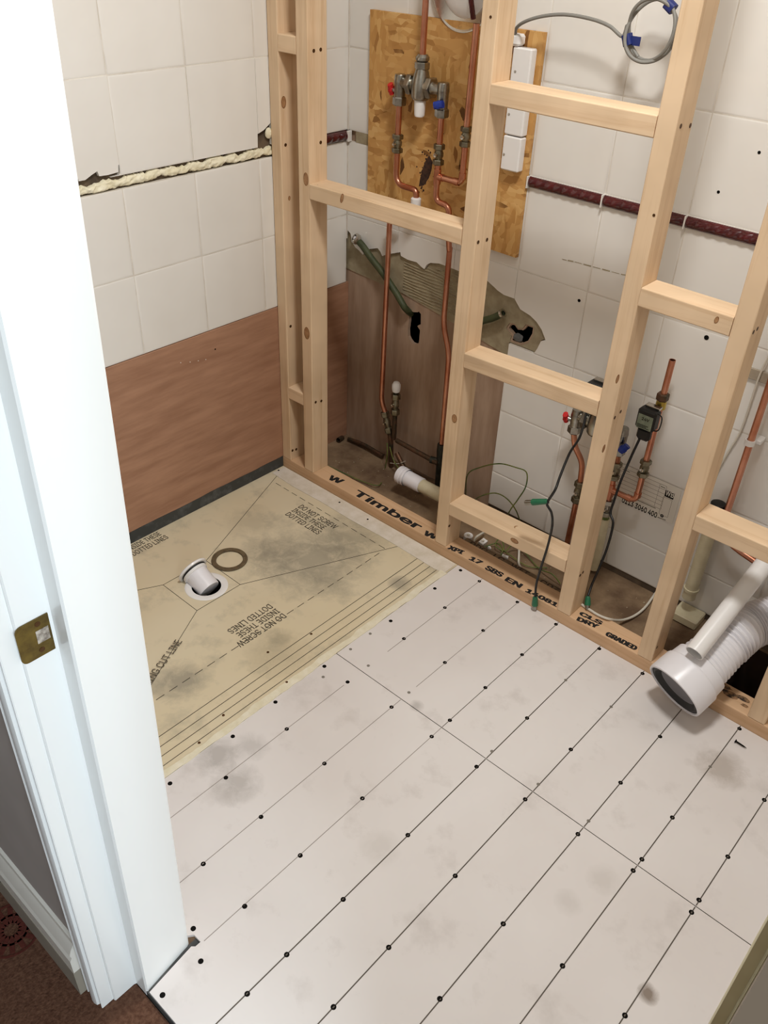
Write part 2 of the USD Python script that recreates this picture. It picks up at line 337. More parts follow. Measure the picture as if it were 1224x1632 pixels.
M_BOARD = stained('backer_board', lin(227, 222, 219), lin(218, 211, 207), lin(196, 188, 183),
    [(*zp(345, 1205), .075, .55, GREY), (*zp(378, 1248), .08, .5, GREY), (*zp(400, 1190), .06, .35, GREY), (*zp(1150, 1225), .085, .55, lin(150, 136, 122)), (*zp(1034, 1584), .028, .8, lin(110, 90, 70)),
     (*zp(605, 1350), .06, .22, lin(170, 162, 150)), (*zp(960, 1400), .05, .22, lin(166, 158, 148)), (*zp(905, 1438), .04, .22, lin(166, 158, 148)), (*zp(664, 1125), .026, .5, GREY)], .56, 9)
M_TRAY = stained('tray_sheet', lin(220, 208, 180), lin(213, 198, 166), lin(172, 164, 142),
    [(*zp(500, 895), .24, .60, lin(132, 126, 112)), (*zp(430, 880), .13, .52, lin(132, 126, 112)), (*zp(560, 855), .18, .5, lin(134, 128, 112)), (*zp(285, 1085), .10, .62, lin(124, 120, 110)), (*zp(638, 930), .05, .6, lin(132, 126, 114)),
     (*zp(445, 1015), .05, .4, lin(134, 126, 108)), (*zp(440, 1040), .13, .3, lin(140, 130, 108)), (*zp(400, 830), .12, .3, lin(140, 130, 108))], .53, 11)

# ================================================================== THE SETTING
# ---- left wall: substrate, grout, tiles, foam in the robbed border course
wl = structure('wall_left', 'left wall of white square tiles above red plywood with foam in a stripped border course')
part(wl, 'masonry', box(-.13, LX - .010, DW, BY + .13, -.25, CZ), M_SUB)
XA, YA = V(0, 1, 0), V(0, 0, 1)          # u = y, v = z; normal +x
def chip(*px): return Polygon([tuple(PX(a, b, LX)[1:]) for a, b in px])
chips = unary_union([chip((411, 238), (410.5, 214), (421, 207), (432, 195), (434, 240)), chip((97, 292), (119, 287), (122, 281), (126, 289), (136, 287), (146, 279), (155, 273), (158.5, 281), (172, 279), (190, 274), (190, 279), (150, 290), (110, 300)),
                     chip((188.6, 277), (188.6, 263), (191, 263), (191.6, 277))])
left_area = sbox(DW, ZT, BY, CZ).union(sbox(DW, .5279, BY, ZB)).difference(chips)
part(wl, 'grout', ext(left_area.buffer(-.0005), (LX - .0013, 0, 0), XA, YA, -.0082), M_GROUT, False)
def tile_mesh(c0, c1, z0, z1, hole, o, X, Y, th=.0085):
    G = .0009; cell = sbox(c0 + G, z0 + G, c1 - G, z1 - G)
    cut = cell.difference(hole) if hole is not None else cell
    if cut.is_empty or cut.area < 2e-5: return None
    if cut.area > cell.area * .999:      # whole tile with a cushion edge
        w, h = c1 - c0 - 2 * G, z1 - z0 - 2 * G; rows = []
        for ins, dz in ((0, 0), (0, -.0016), (.0012, -.0007), (.0035, -.0001), (.009, 0)):
            i = min(ins, w * .4, h * .4); rows.append([(c0 + G + i, z0 + G + i, dz), (c1 - G - i, z0 + G + i, dz), (c1 - G - i, z1 - G - i, dz), (c0 + G + i, z1 - G - i, dz)])
        rows[0] = [(a, b, -th) for a, b, _ in rows[0]]
        v = np.array(sum(rows, [])); f = [(16, 17, 18), (16, 18, 19)]
        for r in range(4):
            for j in range(4):
                k = (j + 1) % 4; f += [(r * 4 + j, r * 4 + k, r * 4 + 4 + k), (r * 4 + j, r * 4 + 4 + k, r * 4 + 4 + j)]
        N = np.cross(X, Y); off = rng.normal(0, .00022)
        return trimesh.Trimesh(np.asarray(o, float) + v[:, :1] * X + v[:, 1:2] * Y + (v[:, 2:3] + off) * N, np.array(f), process=False)
    return ext(cut, np.asarray(o, float), X, Y, -th)
lc = [DW] + [Y0 + k * T for k in range(-3, 4)] + [BY]
rows_up = [ZT + k * T for k in range(0, 8)]; rows_up[-1] = CZ
rows_dn = [ZB - k * T for k in range(0, 6)]; rows_dn[-1] = 0.013
for a, b in zip(lc[:-1], lc[1:]):
    for z0, z1 in list(zip(rows_up[:-1], rows_up[1:])) + [(ZB - T, ZB), (ZB - 2 * T, ZB - T)]:
        m = tile_mesh(a, b, z0, z1, chips if chips.intersects(sbox(a, z0, b, z1)) else None, (LX, 0, 0), XA, YA)
        if m is not None: part(wl, 'tile', m, M_TILE, 25)
# foam squeezed along the stripped course
def foam_strip():
    ys = np.linspace(DW + .01, PF + .04, 420); K = 12; v = []
    for y in ys:
        q = meshkit.fbm(V(y * 26, 0, 0), 3); q2 = meshkit.fbm(V(y * 31, 7, 0), 3)
        r1, r2 = meshkit.fbm(V(y * 130, 3, 0), 4), meshkit.fbm(V(y * 140, 9, 0), 4); zb, zt = ZB + .0012 + .020 * max(0, q - .55) + .007 * (r1 - .42), ZT - .0022 - .026 * max(0, q2 - .52) - .008 * (r2 - .42)
        for j in range(K):
            t = j / (K - 1); z = zb + (zt - zb) * t
            edge = math.sin(math.pi * t) ** .14 if 0 < t < 1 else 0
            v.append((LX - .0095 + edge * (.0055 + .007 * meshkit.fbm(V(y * 110, z * 150, 3), 4)), y, z))
    f = []
    for i in range(len(ys) - 1):
        for j in range(K - 1):
            a = i * K + j; f += [(a, a + K, a + K + 1), (a, a + K + 1, a + 1)]
    return trimesh.Trimesh(np.array(v), np.array(f), process=False)
part(wl, 'filler_foam', foam_strip(), M_FILL, 60, label='cream foam squeezed along the stripped border course')
lump = ball(PX(428, 212, LX - .003), .012, 3, (.5, .9, 1.1)); lump.vertices += (meshkit.fbm(lump.vertices * 120, 3)[:, None] - .5) * V(.004, .004, .004)
part(wl, 'filler_foam', lump, M_FILL, 60)

# ---- back wall
wb = structure('wall_back', 'back wall of white square tiles with a burgundy rope border and a broken bare patch')
XB, ZBk = V(1, 0, 0), V(0, 0, 1)         # u = x, v = z; normal -y
def bq(*px): return [(PY(a, b, BY)[0], PY(a, b, BY)[2]) for a, b in px]
patch_top = bq((558.5, 372), (561, 385), (566, 394), (573, 400), (578, 406), (584, 400), (589, 397), (602, 395.5), (606, 401), (609, 408), (620, 405), (638, 402), (639, 408), (650, 414), (664, 418), (670, 424), (676, 429),
               (680, 422), (686, 419), (700, 420), (716, 426), (731, 432), (745, 436), (760, 438), (776, 447), (787, 457), (793, 463), (803, 470), (820, 476), (829, 493), (845, 503), (855, 513), (863, 525), (868, 538), (869, 542), (862, 544), (856, 556), (848, 567))
patch = Polygon([(LX - .01, -.01), (LX - .01, .69)] + patch_top + [(patch_top[-1][0] - .004, .5279), (.5868, .5279), (.5868, -.01)]).buffer(0)
pit1 = Polygon(bq(*[(520 + a * .1797, 340 + b * .1797) for a, b in ((716, 880), (735, 872), (752, 884), (790, 886), (800, 878), (820, 902), (819, 995), (800, 1000), (788, 1008), (800, 1028), (812, 1045), (806, 1120), (800, 1165), (765, 1170), (742, 1160), (720, 1130), (706, 1100), (704, 1040), (714, 960))]))
pit2 = Polygon(bq((807, 525), (811, 519), (817, 520), (822, 527), (831, 528), (837, 521), (846, 524), (845, 533), (838, 545), (828, 549), (813, 544), (816, 536)))
body = sbox(-.13, -.25, RX + .13, CZ).difference(pit1).difference(pit2)
part(wb, 'masonry', ext(body, (0, BY + .0095, 0), XB, ZBk, -.011), M_PLASTER, False, label='stained bare plaster behind the broken tiles')
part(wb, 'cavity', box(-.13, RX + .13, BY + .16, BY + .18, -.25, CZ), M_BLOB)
back_area = sbox(LX, ZT, RX, CZ).union(sbox(LX, .013, RX, ZB)).difference(patch)
part(wb, 'base_gap', box(.588, RX, BY + .003, BY + .0094, -.006, .0128), M_SUB, label='dark gap under the bottom tile course')
part(wb, 'grout', ext(back_area.buffer(-.0005), (0, BY + .0013, 0), XB, ZBk, -.0080), M_GROUT, False)
bc = [LX] + [X0 + k * T for k in range(-2, 9)] + [RX]
for a, b in zip(bc[:-1], bc[1:]):
    for z0, z1 in list(zip(rows_up[:-1], rows_up[1:])) + list(zip(rows_dn[1:], rows_dn[:-1])):
        m = tile_mesh(a, b, z0, z1, patch if patch.intersects(sbox(a, z0, b, z1)) else None, (0, BY, 0), XB, ZBk)
        if m is not None: part(wb, 'tile', m, M_TILE, 25)
part(wb, 'corner_joint', [box(LX - .001, LX + .0022, BY - .0022, BY + .001, ZT, CZ), box(LX - .001, LX + .0022, BY - .0022, BY + .001, .66, ZB)], M_GROUT)
# adhesive still on the plaster, with trowel ridges
adh = patch.intersection(Polygon(bq((540, 350), (900, 350), (900, 590), (800, 566), (700, 505), (640, 470), (540, 425)))).difference(pit1.buffer(.004)).difference(pit2.buffer(.003))
part(wb, 'adhesive', ext(adh.buffer(-.002), (0, BY + .0068, 0), XB, ZBk, -.0025), M_ADH, False, label='old olive adhesive left where tiles broke off')
rid = patch.buffer(-.004).intersection(Polygon(bq((642, 418), (737, 438), (736, 512), (700, 500), (660, 478), (640, 462))))
ridges = []
for k in range(40):
    z = .46 + k * .0085
    g = rid.intersection(LineString([(0, z + .012), (.8, z - .012)]))
    for s in getattr(g, 'geoms', [g]):
        if s.is_empty or s.geom_type != 'LineString' or s.length < .01: continue
        c = np.array(s.coords); n = max(4, int(s.length / .01)); xs = np.linspace(c[0][0], c[-1][0], n); zs = np.linspace(c[0][1], c[-1][1], n)
        ridges.append(tube([(x, BY + .0062, zz + .0012 * math.sin(x * 60 + k)) for x, zz in zip(xs, zs)], .0017, 8))
if ridges: part(wb, 'adhesive_ridges', ridges, M_ADH, 60, kind='stuff')
def border(x0, x1):
    L = x1 - x0; n = max(6, int(L / .0028)); K = 12; v = []
    for i in range(n + 1):
        x = x0 + L * i / n; e = min(1, min(i, n - i) / 2)
        for j in range(K + 1):
            th = math.pi * j / K; w = .5 + .5 * math.cos(2 * math.pi * ((x - x0) / .024 - j / K * .75))
            r = .0108 + (.0030 * math.sqrt(w)) * math.sin(th) * e
            v.append((x, BY + .001 - math.sin(th) * r * .95, (ZT + ZB) / 2 - math.cos(th) * .0128))
    f = []
    for i in range(n):
        for j in range(K):
            a = i * (K + 1) + j; f += [(a, a + K + 2, a + 1), (a, a + K + 1, a + K + 2)]
    return trimesh.Trimesh(np.array(v), np.array(f), process=False)
part(wb, 'border_grout', [box(.587, 1.95, BY - .0014, BY + .002, ZT - .0016, ZT + .0004), box(.587, 1.95, BY - .0014, BY + .002, ZB - .0004, ZB + .0016)], M_TILE)
for a, b in zip(bc[:-1], bc[1:]):
    if b > .585 and a < 1.9:
        part(wb, 'border_tile', border(a + .0016, b - .0016), M_BORDER, 50)
        part(wb, 'border_joint', box(a - .0016, a + .0016, BY - .0125, BY + .002, ZB, ZT, .0006), M_TILE)
part(wb, 'border_bed', box(.02, .60, BY + .001, BY + .006, ZB, ZT), M_ADH, label='bare bed where border tiles are gone')
part(wb, 'border_joint', box(-.003, .004, BY - .012, BY + .002, ZB, ZT, .0006), M_TILE)
# holes and marks on the back wall
for px, py, r in ((923, 479, .004), (1126, 538, .0055), (1210, 243, .0032), (1145, 306, .0032)):
    c = PY(px, py, BY); part(wb, 'drill_hole', lathe(c + V(0, -.0006, 0), (0, 1, 0), [(0, 0), (0, r), (.001, r)], 10), M_SCREW)
crk = [PY(a, b, BY - .0004) for a, b in ((896, 413), (905, 415), (916, 417), (930, 421), (945, 425), (960, 429), (975, 433), (990, 437), (1000, 439))]
part(wb, 'crack', [strip(crk[i], crk[i + 1] * .8 + crk[i] * .2, (.0012, .0026, .0010, .0022)[i % 4], (0, -1, 0)) for i in range(len(crk) - 1)], M_ADH)
# left border return behind the studs, still in place
bm = border(0, .175); bm = trimesh.Trimesh(np.c_[LX + BY - bm.vertices[:, 1], 2.082 + bm.vertices[:, 0], bm.vertices[:, 2]], bm.faces, process=False)
part(wl, 'border_tile', bm, M_BORDER, 50, label='burgundy rope border still in place behind the studs')

# ---- floor, ceiling, other walls
pit = sbox(1.40, 2.055, 2.0, BY + .0)
fl = structure('floor', 'dirty chipboard subfloor behind the studs with an opening for the soil pipe')
part(fl, 'chipboard', ext(sbox(-.12, .75, RX + .1, BY + .1).difference(pit).difference(Point(*PZ(329, 934, -.004)[:2]).buffer(.044, 16)), (0, 0, -.0062), V(1, 0, 0), V(0, 1, 0), -.03), M_FLOOR, False)
part(fl, 'void_lining', [box(1.36, 2.04, 2.02, BY + .05, -.36, -.34), box(1.38, 1.40, 2.03, BY, -.36, -.036), box(2.0, 2.02, 2.03, BY, -.36, -.036), box(1.38, 2.02, 2.035, 2.055, -.36, -.036), box(1.38, 2.02, BY - .001, BY + .02, -.36, -.012)], M_PIT)
ce = structure('ceiling'); part(ce, 'plasterboard', box(-1.4, 3.6, -1.4, BY + .2, CZ, CZ + .1), M_CEIL)
wr = structure('wall_right'); part(wr, 'plaster', box(RX, RX + .1, DW, BY + .1, -.25, CZ), M_WALLP)
wf = structure('wall_front', 'wall that holds the doorway, grey on the hall side')
HY = .690
part(wf, 'masonry', [box(-1.4, .955, HY, DW, -.03, CZ), box(1.80, 3.6, HY, DW, -.03, CZ), box(.955, 1.80, HY, DW, 2.03, CZ)], M_HALL)
wh = structure('wall_hall'); part(wh, 'masonry', [box(-1.4, 3.6, -1.4, -1.3, -.03, CZ), box(-1.4, -1.3, -1.4, HY, -.03, CZ)], M_HALL)
we = structure('wall_end'); part(we, 'masonry', [box(3.4, 3.5, -1.3, -.5, -.03, CZ), box(3.4, 3.5, .6, HY, -.03, CZ), box(3.4, 3.5, -.5, .6, -.03, .8), box(3.4, 3.5, -.5, .6, 2.1, CZ)], M_HALL)
fh = structure('floor_hall', 'worn brown hall carpet with a red motif')
part(fh, 'carpet', box(-1.4, 3.6, -1.4, .744, -.05, -.020), M_CARPET)
mc = PZ(18, 1482, -.0195); motif = []
for k in range(14):
    a = 2 * math.pi * k / 14; motif.append(strip(mc + V(math.cos(a), math.sin(a), 0) * .012, mc + V(math.cos(a), math.sin(a), 0) * .045, .0085, t=.0006))
for k in range(28):
    a, b = 2 * math.pi * k / 28, 2 * math.pi * (k + 1) / 28
    for R in (.028, .049): motif.append(strip(mc + V(math.cos(a), math.sin(a), 0) * R, mc + V(math.cos(b), math.sin(b), 0) * R, .004, t=.0006))
part(fh, 'motif', motif, M_CARPETR, False, label='dark red rosette woven in the carpet')
# skirting in the hall
sk = structure('baseboard_hall', 'pale moulded skirting along the hall wall')
part(sk, 'plinth', box(-1.3, .934, HY - .019, HY, -.0205, .05), M_SKIRTB)
prof = Polygon([(0, .05), (.018, .05), (.018, .085), (.014, .092), (.016, .100), (.012, .112), (.006, .122), (.005, .130), (0, .132)])
part(sk, 'moulding', place(trimesh.creation.extrude_polygon(prof, 2.234, engine='earcut'), (.934, HY, 0), V(0, -1, 0), V(0, 0, 1)), M_SKIRT, 20)

# ---- door frame: rebated lining, moulded architrave and strike plate; the frame leans a little
LEAN = math.atan(.0385)
def lean(m):
    m = m.copy(); v = m.vertices; v[:, 0] = v[:, 0] + .0385 * v[:, 2]; m.vertices = v; return m
def upright(poly, z0, z1): return trimesh.Trimesh(*(lambda m: (m.vertices + V(0, 0, z0), m.faces))(trimesh.creation.extrude_polygon(poly, z1 - z0, engine='earcut')), process=False)
dr = structure('door_1', 'white painted door frame with moulded architrave and brass strike plate')
lining = Polygon([(.90, .704), (.983, .704), (.985, .7055), (.985, .741), (.9865, .745), (1.0145, .745), (1.0172, .7475), (1.0040, .838), (1.0015, .8425), (.994, .845), (.90, .845)])
part(dr, 'lining', lean(upright(lining, -.019, 2.04)), M_PAINT, 30)
arch = Polygon([(.9345, .692), (.9345, .6835), (.9400, .6815), (.9430, .6900), (.9458, .6905), (.9490, .6830), (.9560, .6790), (.9630, .6785), (.9690, .6805), (.9722, .6895), (.9746, .6900), (.9760, .6835), (.9790, .6830), (.9800, .6845), (.9800, .7045), (.9345, .7045)])
part(dr, 'architrave', lean(upright(arch, -.019, 2.06)), M_PAINT, 25, label='moulded white architrave')
# strike plate on the rebate
def sp(px, py): return PX(px, py, .985 + .0385 * .79)
s0, s1, s2, s3 = sp(15, 1003), sp(73, 975), sp(87, 1033), sp(38, 1058)
ya, yb = (s0[1] + s3[1]) / 2, (s1[1] + s2[1]) / 2; za, zb = (s2[2] + s3[2]) / 2, (s0[2] + s1[2]) / 2
w, h = yb - ya, zb - za
platep = sbox(ya + .008, za, yb, zb).union(sbox(ya, za + .008, yb, zb - .008)).union(Point(ya + .008, za + .008).buffer(.008)).union(Point(ya + .008, zb - .008).buffer(.008))
plate = ext(platep, (.985 + .0008, 0, 0), XA, YA, .0014)
sp_ = part(dr, 'strike_plate', lean(plate), M_BRASS, 30, label='aged brass strike plate')
part(sp_, 'latch_opening', lean(ext(sbox(ya + w * .55, za + h * .36, ya + w * .93, za + h * .70), (.985 + .0021, 0, 0), XA, YA, .0007)), M_LATCH, label='paint-scraped latch opening of the strike plate')
for yy, zz in ((ya + w * .66, za + h * .86), (ya + w * .62, za + h * .17)):
    part(sp_, 'screw', lean(lathe((.985 + .002, yy, zz), (1, 0, 0), [(0, .0035), (.0006, .0035), (.0009, 0)], 10)), M_SCREWB)
# right side of the frame, seen end on and in shade
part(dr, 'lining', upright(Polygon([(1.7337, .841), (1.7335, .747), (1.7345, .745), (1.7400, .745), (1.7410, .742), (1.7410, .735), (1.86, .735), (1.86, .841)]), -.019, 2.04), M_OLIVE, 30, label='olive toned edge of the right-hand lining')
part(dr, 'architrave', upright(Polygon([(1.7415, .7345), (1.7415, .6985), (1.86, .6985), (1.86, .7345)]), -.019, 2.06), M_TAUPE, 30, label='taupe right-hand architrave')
part(dr, 'head', box(1.0, 1.80, .70, .841, 2.02, 2.06, .002), M_PAINT)

# ---- hall window that lets in the daylight
wn = structure('window_1')
part(wn, 'window_frame', [box(3.40, 3.47, -.50, -.45, .8, 2.1), box(3.40, 3.47, .55, .60, .8, 2.1), box(3.40, 3.47, -.45, .55, .8, .85), box(3.40, 3.47, -.45, .55, 2.05, 2.1)], M_PAINT)

# ================================================================== LARGE SHEETS
ply = solo('plywood_panel', box(LX - .0095, LX + .001, DW, BY + .009, -.006, .5265, .0008), M_PLY, 'reddish plywood sheet fixed along the foot of the left tiled wall', 'panel')
for px, py, r, m in ((343, 556.5, .0022, M_SCREW), (288, 578, .0014, M_TILE), (303, 577, .0014, M_TILE), (316, 575, .0014, M_TILE), (328, 573, .0014, M_TILE)):
    part(ply, 'pin_hole' if m is M_SCREW else 'paint_speck', lathe(PX(px, py, LX + .0012), (1, 0, 0), [(0, r), (.0003, r), (.0004, 0)], 8), m)
# shower tray ------------------------------------------------------------
NE, SE, SW, NW = (V(*zp(*q)) for q in ((329, 891), (382.7, 930), (312.7, 971), (260, 930)))
rc = (NE + SE + SW + NW) / 4; RH = .0705
TY0, TY1 = .86, PF - .001
inr = (rc[0] - RH, rc[0] + RH, rc[1] - RH, rc[1] + RH); out = (LX + .01, TRAY - .015, TY0 + .03, TY1 - .03)
def tray_z(x, y):
    s = min((x - out[0]) / (inr[0] - out[0]), (out[1] - x) / (out[1] - inr[1]), (y - out[2]) / (inr[2] - out[2]), (out[3] - y) / (out[3] - inr[3]))
    return -.005 * min(max(s, 0), 1)
tr = thing('shower_tray', 'beige shower floor former with printed lines and grey smudges in the left corner', 'shower tray', (rc[0], rc[1], -.0062))
dc = PZ(329, 934, -.004)[:2]; DR = .040
def sheet():
    poly = sbox(LX + .002, TY0, TRAY, TY1).difference(Point(*dc).buffer(DR, 24))
    o4 = [(out[0], out[2]), (out[1], out[2]), (out[1], out[3]), (out[0], out[3])]; i4 = [(inr[0], inr[2]), (inr[1], inr[2]), (inr[1], inr[3]), (inr[0], inr[3])]
    regs = [Polygon([o4[k], o4[(k + 1) % 4], i4[(k + 1) % 4], i4[k]]) for k in range(4)] + [Polygon(i4)]
    regs = [r.intersection(poly) for r in regs] + [poly.difference(Polygon(o4))]
    vs, fs = [], []; n = 0
    for g in regs:
        for q in getattr(g, 'geoms', [g]):
            if q.geom_type != 'Polygon': continue
            v, f = trimesh.creation.triangulate_polygon(q, engine='earcut')
            vs.append(np.array([(x, y, tray_z(x, y)) for x, y in v])); fs.append(f + n); n += len(v)
    top = trimesh.Trimesh(np.vstack(vs), np.vstack(fs), process=False)
    if top.face_normals[:, 2].mean() < 0: top.invert()
    skirt = [strip((TRAY, TY0, -.0031), (TRAY, TY1, -.0031), .006, (1, 0, 0), .0003), strip((LX + .002, TY0, -.003), (TRAY, TY0, -.003), .006, (0, -1, 0), .0003)]
    return [top] + skirt
part(tr, 'former', sheet(), M_TRAY, False)
def on_tray(x, y, e=.0003): return V(x, y, tray_z(x, y) + e)
def tline(p, q, w=.0012, name='printed_line', n=8, m=None, label=None):
    P = [on_tray(*(np.asarray(p) + (np.asarray(q) - np.asarray(p)) * t)) for t in np.linspace(0, 1, n)]
    part(tr, name, [strip(P[i], P[i + 1], w) for i in range(n - 1)], m or M_PRINT, False, label=label)
i4 = [(inr[0], inr[2]), (inr[1], inr[2]), (inr[1], inr[3]), (inr[0], inr[3])]
for k in range(4): tline(i4[k], i4[(k + 1) % 4], n=3)
for a, b in ((i4[3], (out[0] + .012, out[3] - .0)), (i4[2], zp(650, 867)), (i4[1], (out[1] - .10, out[2] + .05)), (i4[0], (out[0], out[2] + .1))): tline(a, b)
for px, py in ((258, 1170.7), (261, 1186), (262.7, 1201.7), (264, 1218)):
    x = zp(px, py)[0]; tline((x, TY0 + .01), (x, TY1 - .055), .0013)
def dashed(p, q, step=.036):
    p, q = np.asarray(p, float), np.asarray(q, float); L = np.linalg.norm(q - p); d = (q - p) / L; t = 0; segs = []
    while t < L - .02:
        segs.append(strip(on_tray(*(p + d * t)), on_tray(*(p + d * min(L, t + step * .62))), .0016)); t += step
    part(tr, 'dashed_line', segs, M_PRINT, False)
dx = zp(254, 1111)[0]; dy = zp(440, 770)[1]
dashed((dx, TY0 + .02), (dx, dy - .03)); dashed((.05, dy), (dx + .02, dy - .005)); dashed((.035, TY0 + .05), (.035, .2 + TY0))
def tprint(lines, px0, px1, X, h=.022):
    X = V(*X, 0); Y = np.cross([0, 0, 1], X)
    a, b = V(*zp(*px0)), V(*zp(*px1)); wid = np.linalg.norm(b - a)
    full = max(len(l) for l in lines)
    for k, l in enumerate(lines):
        o = a - Y[:2] * k * h * 1.35
        z = tray_z(*(o + X[:2] * wid / 2)) + .0008
        part(tr, 'printed_text', lettering(l, (o[0], o[1], z), X, Y, wid * (1.0, .86, .90)[k], h, .0004), M_PRINT, False)
L3 = ('DO NOT SCREW', 'INSIDE THESE', 'DOTTED LINES')
tprint(L3, (474, 808), (534, 841), (1, 0), .019)
tprint(L3, (450, 976), (376, 1024), (0, -1), .019)
tprint(L3, (196, 873), (267, 852), (0, 1), .019)
a, b = V(*zp(247, 1081)), V(*zp(290.5, 1023)); d = unit(np.r_[b - a, 0]); L = np.linalg.norm(b - a); ful = L * 15 / 11
o = b - d[:2] * ful; part(tr, 'printed_text', lettering('TILING CUT LINE', (o[0], o[1], .0006), d, np.cross([0, 0, 1], d), ful, .019, .0004), M_PRINT, False)
# tape over the joint with the sole plate, foam bead at the open edge
tp = [(LX + .01, 1.932), (.10, 1.926), (.22, 1.930), (.34, 1.927), (.46, 1.931), (.56, 1.929), (.66, 1.926), (TRAY - .004, 1.930), (TRAY - .004, TY1 - .002), (LX + .01, TY1 - .002)]
part(tr, 'joint_tape', ext(Polygon(tp), (0, 0, .0002), V(1, 0, 0), V(0, 1, 0), .0007), M_TAPE, False, label='pale tape along the sole plate')
ys = np.linspace(TY0 + .01, TY1 - .05, 90)
wl_ = [(TRAY - .002 - .006 - .016 * meshkit.fbm(V(y * 18, 1, 0), 4), y) for y in ys]; wr_ = [(TRAY + .0005 + .010 * max(0, meshkit.fbm(V(y * 24, 5, 0), 4) - .42), y) for y in ys[::-1]]
part(tr, 'edge_filler', ext(Polygon(wl_ + wr_).buffer(0), (0, 0, .0001), V(1, 0, 0), V(0, 1, 0), .0009), M_FOAM, False, label='cream filler smeared along the open edge')
for px, py in ((356, 1140), (317.5, 1184), (457, 1087.5), (427, 1039), (496, 1010), (541, 801), (586, 828), (444, 750)):
    x, y = zp(px, py); part(tr, 'screw', lathe((x, y, tray_z(x, y) + .0007), (0, 0, 1), [(0, .0032), (.0003, .0032), (.0005, 0)], 10), M_SCREWB if py > 1000 else M_SCREW)
# drain in the tray
part(tr, 'drain_flange', lathe((dc[0], dc[1], -.0055), (0, 0, 1), [(-.0005, DR - .002), (.0012, DR - .002), (.0028, DR + .004), (.0028, DR + .012), (.0008, DR + .016)], 40), M_WPLAST, 40, label='white drain flange')
part(tr, 'drain_well', lathe((dc[0], dc[1], -.0055), (0, 0, -1), [(0, DR - .002), (.05, DR - .004), (.05, 0)], 32), M_BLOB, 40)
# membrane up the wall
mem_lo, mem_hi = [], []
for t in np.linspace(0, 1, 40):
    y = TY0 + (TY1 - TY0) * t; mem_lo.append((y, .0005)); mem_hi.append((y, .034 + .004 * meshkit.fbm(V(y * 30, 0, 2), 3)))
solo('tanking_strip', ext(Polygon(mem_lo + mem_hi[::-1]), (LX + .0012, 0, 0), XA, YA, .0016), M_MEMB, 'black waterproofing strip between plywood sheet and shower tray', 'membrane', 20)

# backer boards ----------------------------------------------------------
def strips_at(pts): pass
board_far = thing('backer_board', 'off-white backer board sheet beside the sole plate, ruled and dotted with screws', 'floor board', (1.4, 1.75, -.0062))
board_near = thing('backer_board', 'off-white backer board sheet that runs out through the doorway, ruled and dotted with screws', 'floor board', (1.4, 1.2, -.0062))
sheet_far = part(board_far, 'sheet', ext(sbox(TRAY + .001, SEAM + .0008, RX, PF - .0005).buffer(-.0004), (0, 0, 0), V(1, 0, 0), V(0, 1, 0), -.006), M_BOARD, False)
jx0 = 1.0285
near = sbox(TRAY + .001, DW + .003, RX, SEAM - .0008).union(Polygon([(1.0225, .7470), (1.7325, .7470), (1.7325, DW + .02), (1.0085, DW + .02)])).difference(Polygon([(.99, .835), (1.0080, .838), (1.0165, .846), (1.0165, .857), (.998, .857), (.99, .846)]))
sheet_near = part(board_near, 'sheet', ext(near, (0, 0, 0), V(1, 0, 0), V(0, 1, 0), -.006), M_BOARD, False)
solo('threshold_batten', box(1.0030, 1.7330, .7455, DW + .03, -.0360, -.0057), M_MEMB, 'dark batten under the board edge in the doorway', 'batten')
fx = [.7789, .9021, 1.0199, 1.1411, 1.2605, 1.3812, 1.5001, 1.619, 1.739, 1.859]
for k, x in enumerate(fx):
    far_m = M_LINE if k >= 3 else M_LINEL
    if k == 0: part(sheet_far, 'ruled_line', strip((x, SEAM + .09, 0), (x, PF - .002, 0), .0014), M_LINEL, False)
    else: part(sheet_far, 'ruled_line', strip((x, SEAM + .002 + (.05 if k == 1 else 0), 0), (x, PF - .002, 0), .0021 if k >= 3 else .0014), M_LINE if k >= 2 else M_LINEL, False)
    y0 = .862 if x < jx0 else .75
    if k == 0: part(sheet_near, 'ruled_line', strip((x, y0, 0), (x, SEAM - .06, 0), .0013), M_LINEL, False)
    elif x < 1.73: part(sheet_near, 'ruled_line', strip((x, y0, 0), (x, SEAM - .002, 0), .0021 if k >= 3 else .0014), M_LINE if k >= 3 else M_LINEL, False)
SCREWS = [(271, 1248.7), (371, 1173.7), (439, 1119), (517, 1062), (622.7, 989.7), (693, 938), (734, 909), (360, 1239.5), (457, 1162), (554, 1087), (643.7, 1018), (709, 968.5), (764, 926.4), (324, 1377), (416, 1302), (517, 1217),
          (624, 1127), (709, 1056), (770, 1005), (824.5, 959.7), (390, 1444.5), (478.5, 1363.5), (577.5, 1272.5), (688, 1174), (773.5, 1096), (832, 1043.5), (886, 995), (457, 1521.5), (547, 1433.5), (650, 1331), (759.5, 1222), (840, 1144.5),
          (955, 1034), (531.5, 1605), (619.5, 1510), (725.5, 1396), (837, 1274), (909.7, 1194.5), (1024, 1073.5), (701, 1592), (802, 1472.5), (921, 1329.5), (989, 1247.5), (1052, 1174), (896.5, 1539.5), (1009, 1387.5), (1071.5, 1303),
          (1178.5, 1161.5), (996, 1618.5), (1102, 1454), (1160, 1365.5), (308, 1480), (320, 1532), (259, 1586), (394, 1584), (1023, 1369.6), (1114, 1434.5), (1218, 1275), (717, 1148)]
FILLED = [(558.7, 1034.7), (587, 1061), (651.7, 1103.7), (784, 1197.5), (858, 1250), (938, 1308.5), (901.5, 1084), (974, 1126.5), (1132, 1222), (590, 1010), (515, 1079)]
shade = lathe((0, 0, 0), (0, 0, 1), [(0, .0048), (.0004, .0047), (.0005, .0036), (.00012, .0012), (.00012, 0)], 12)
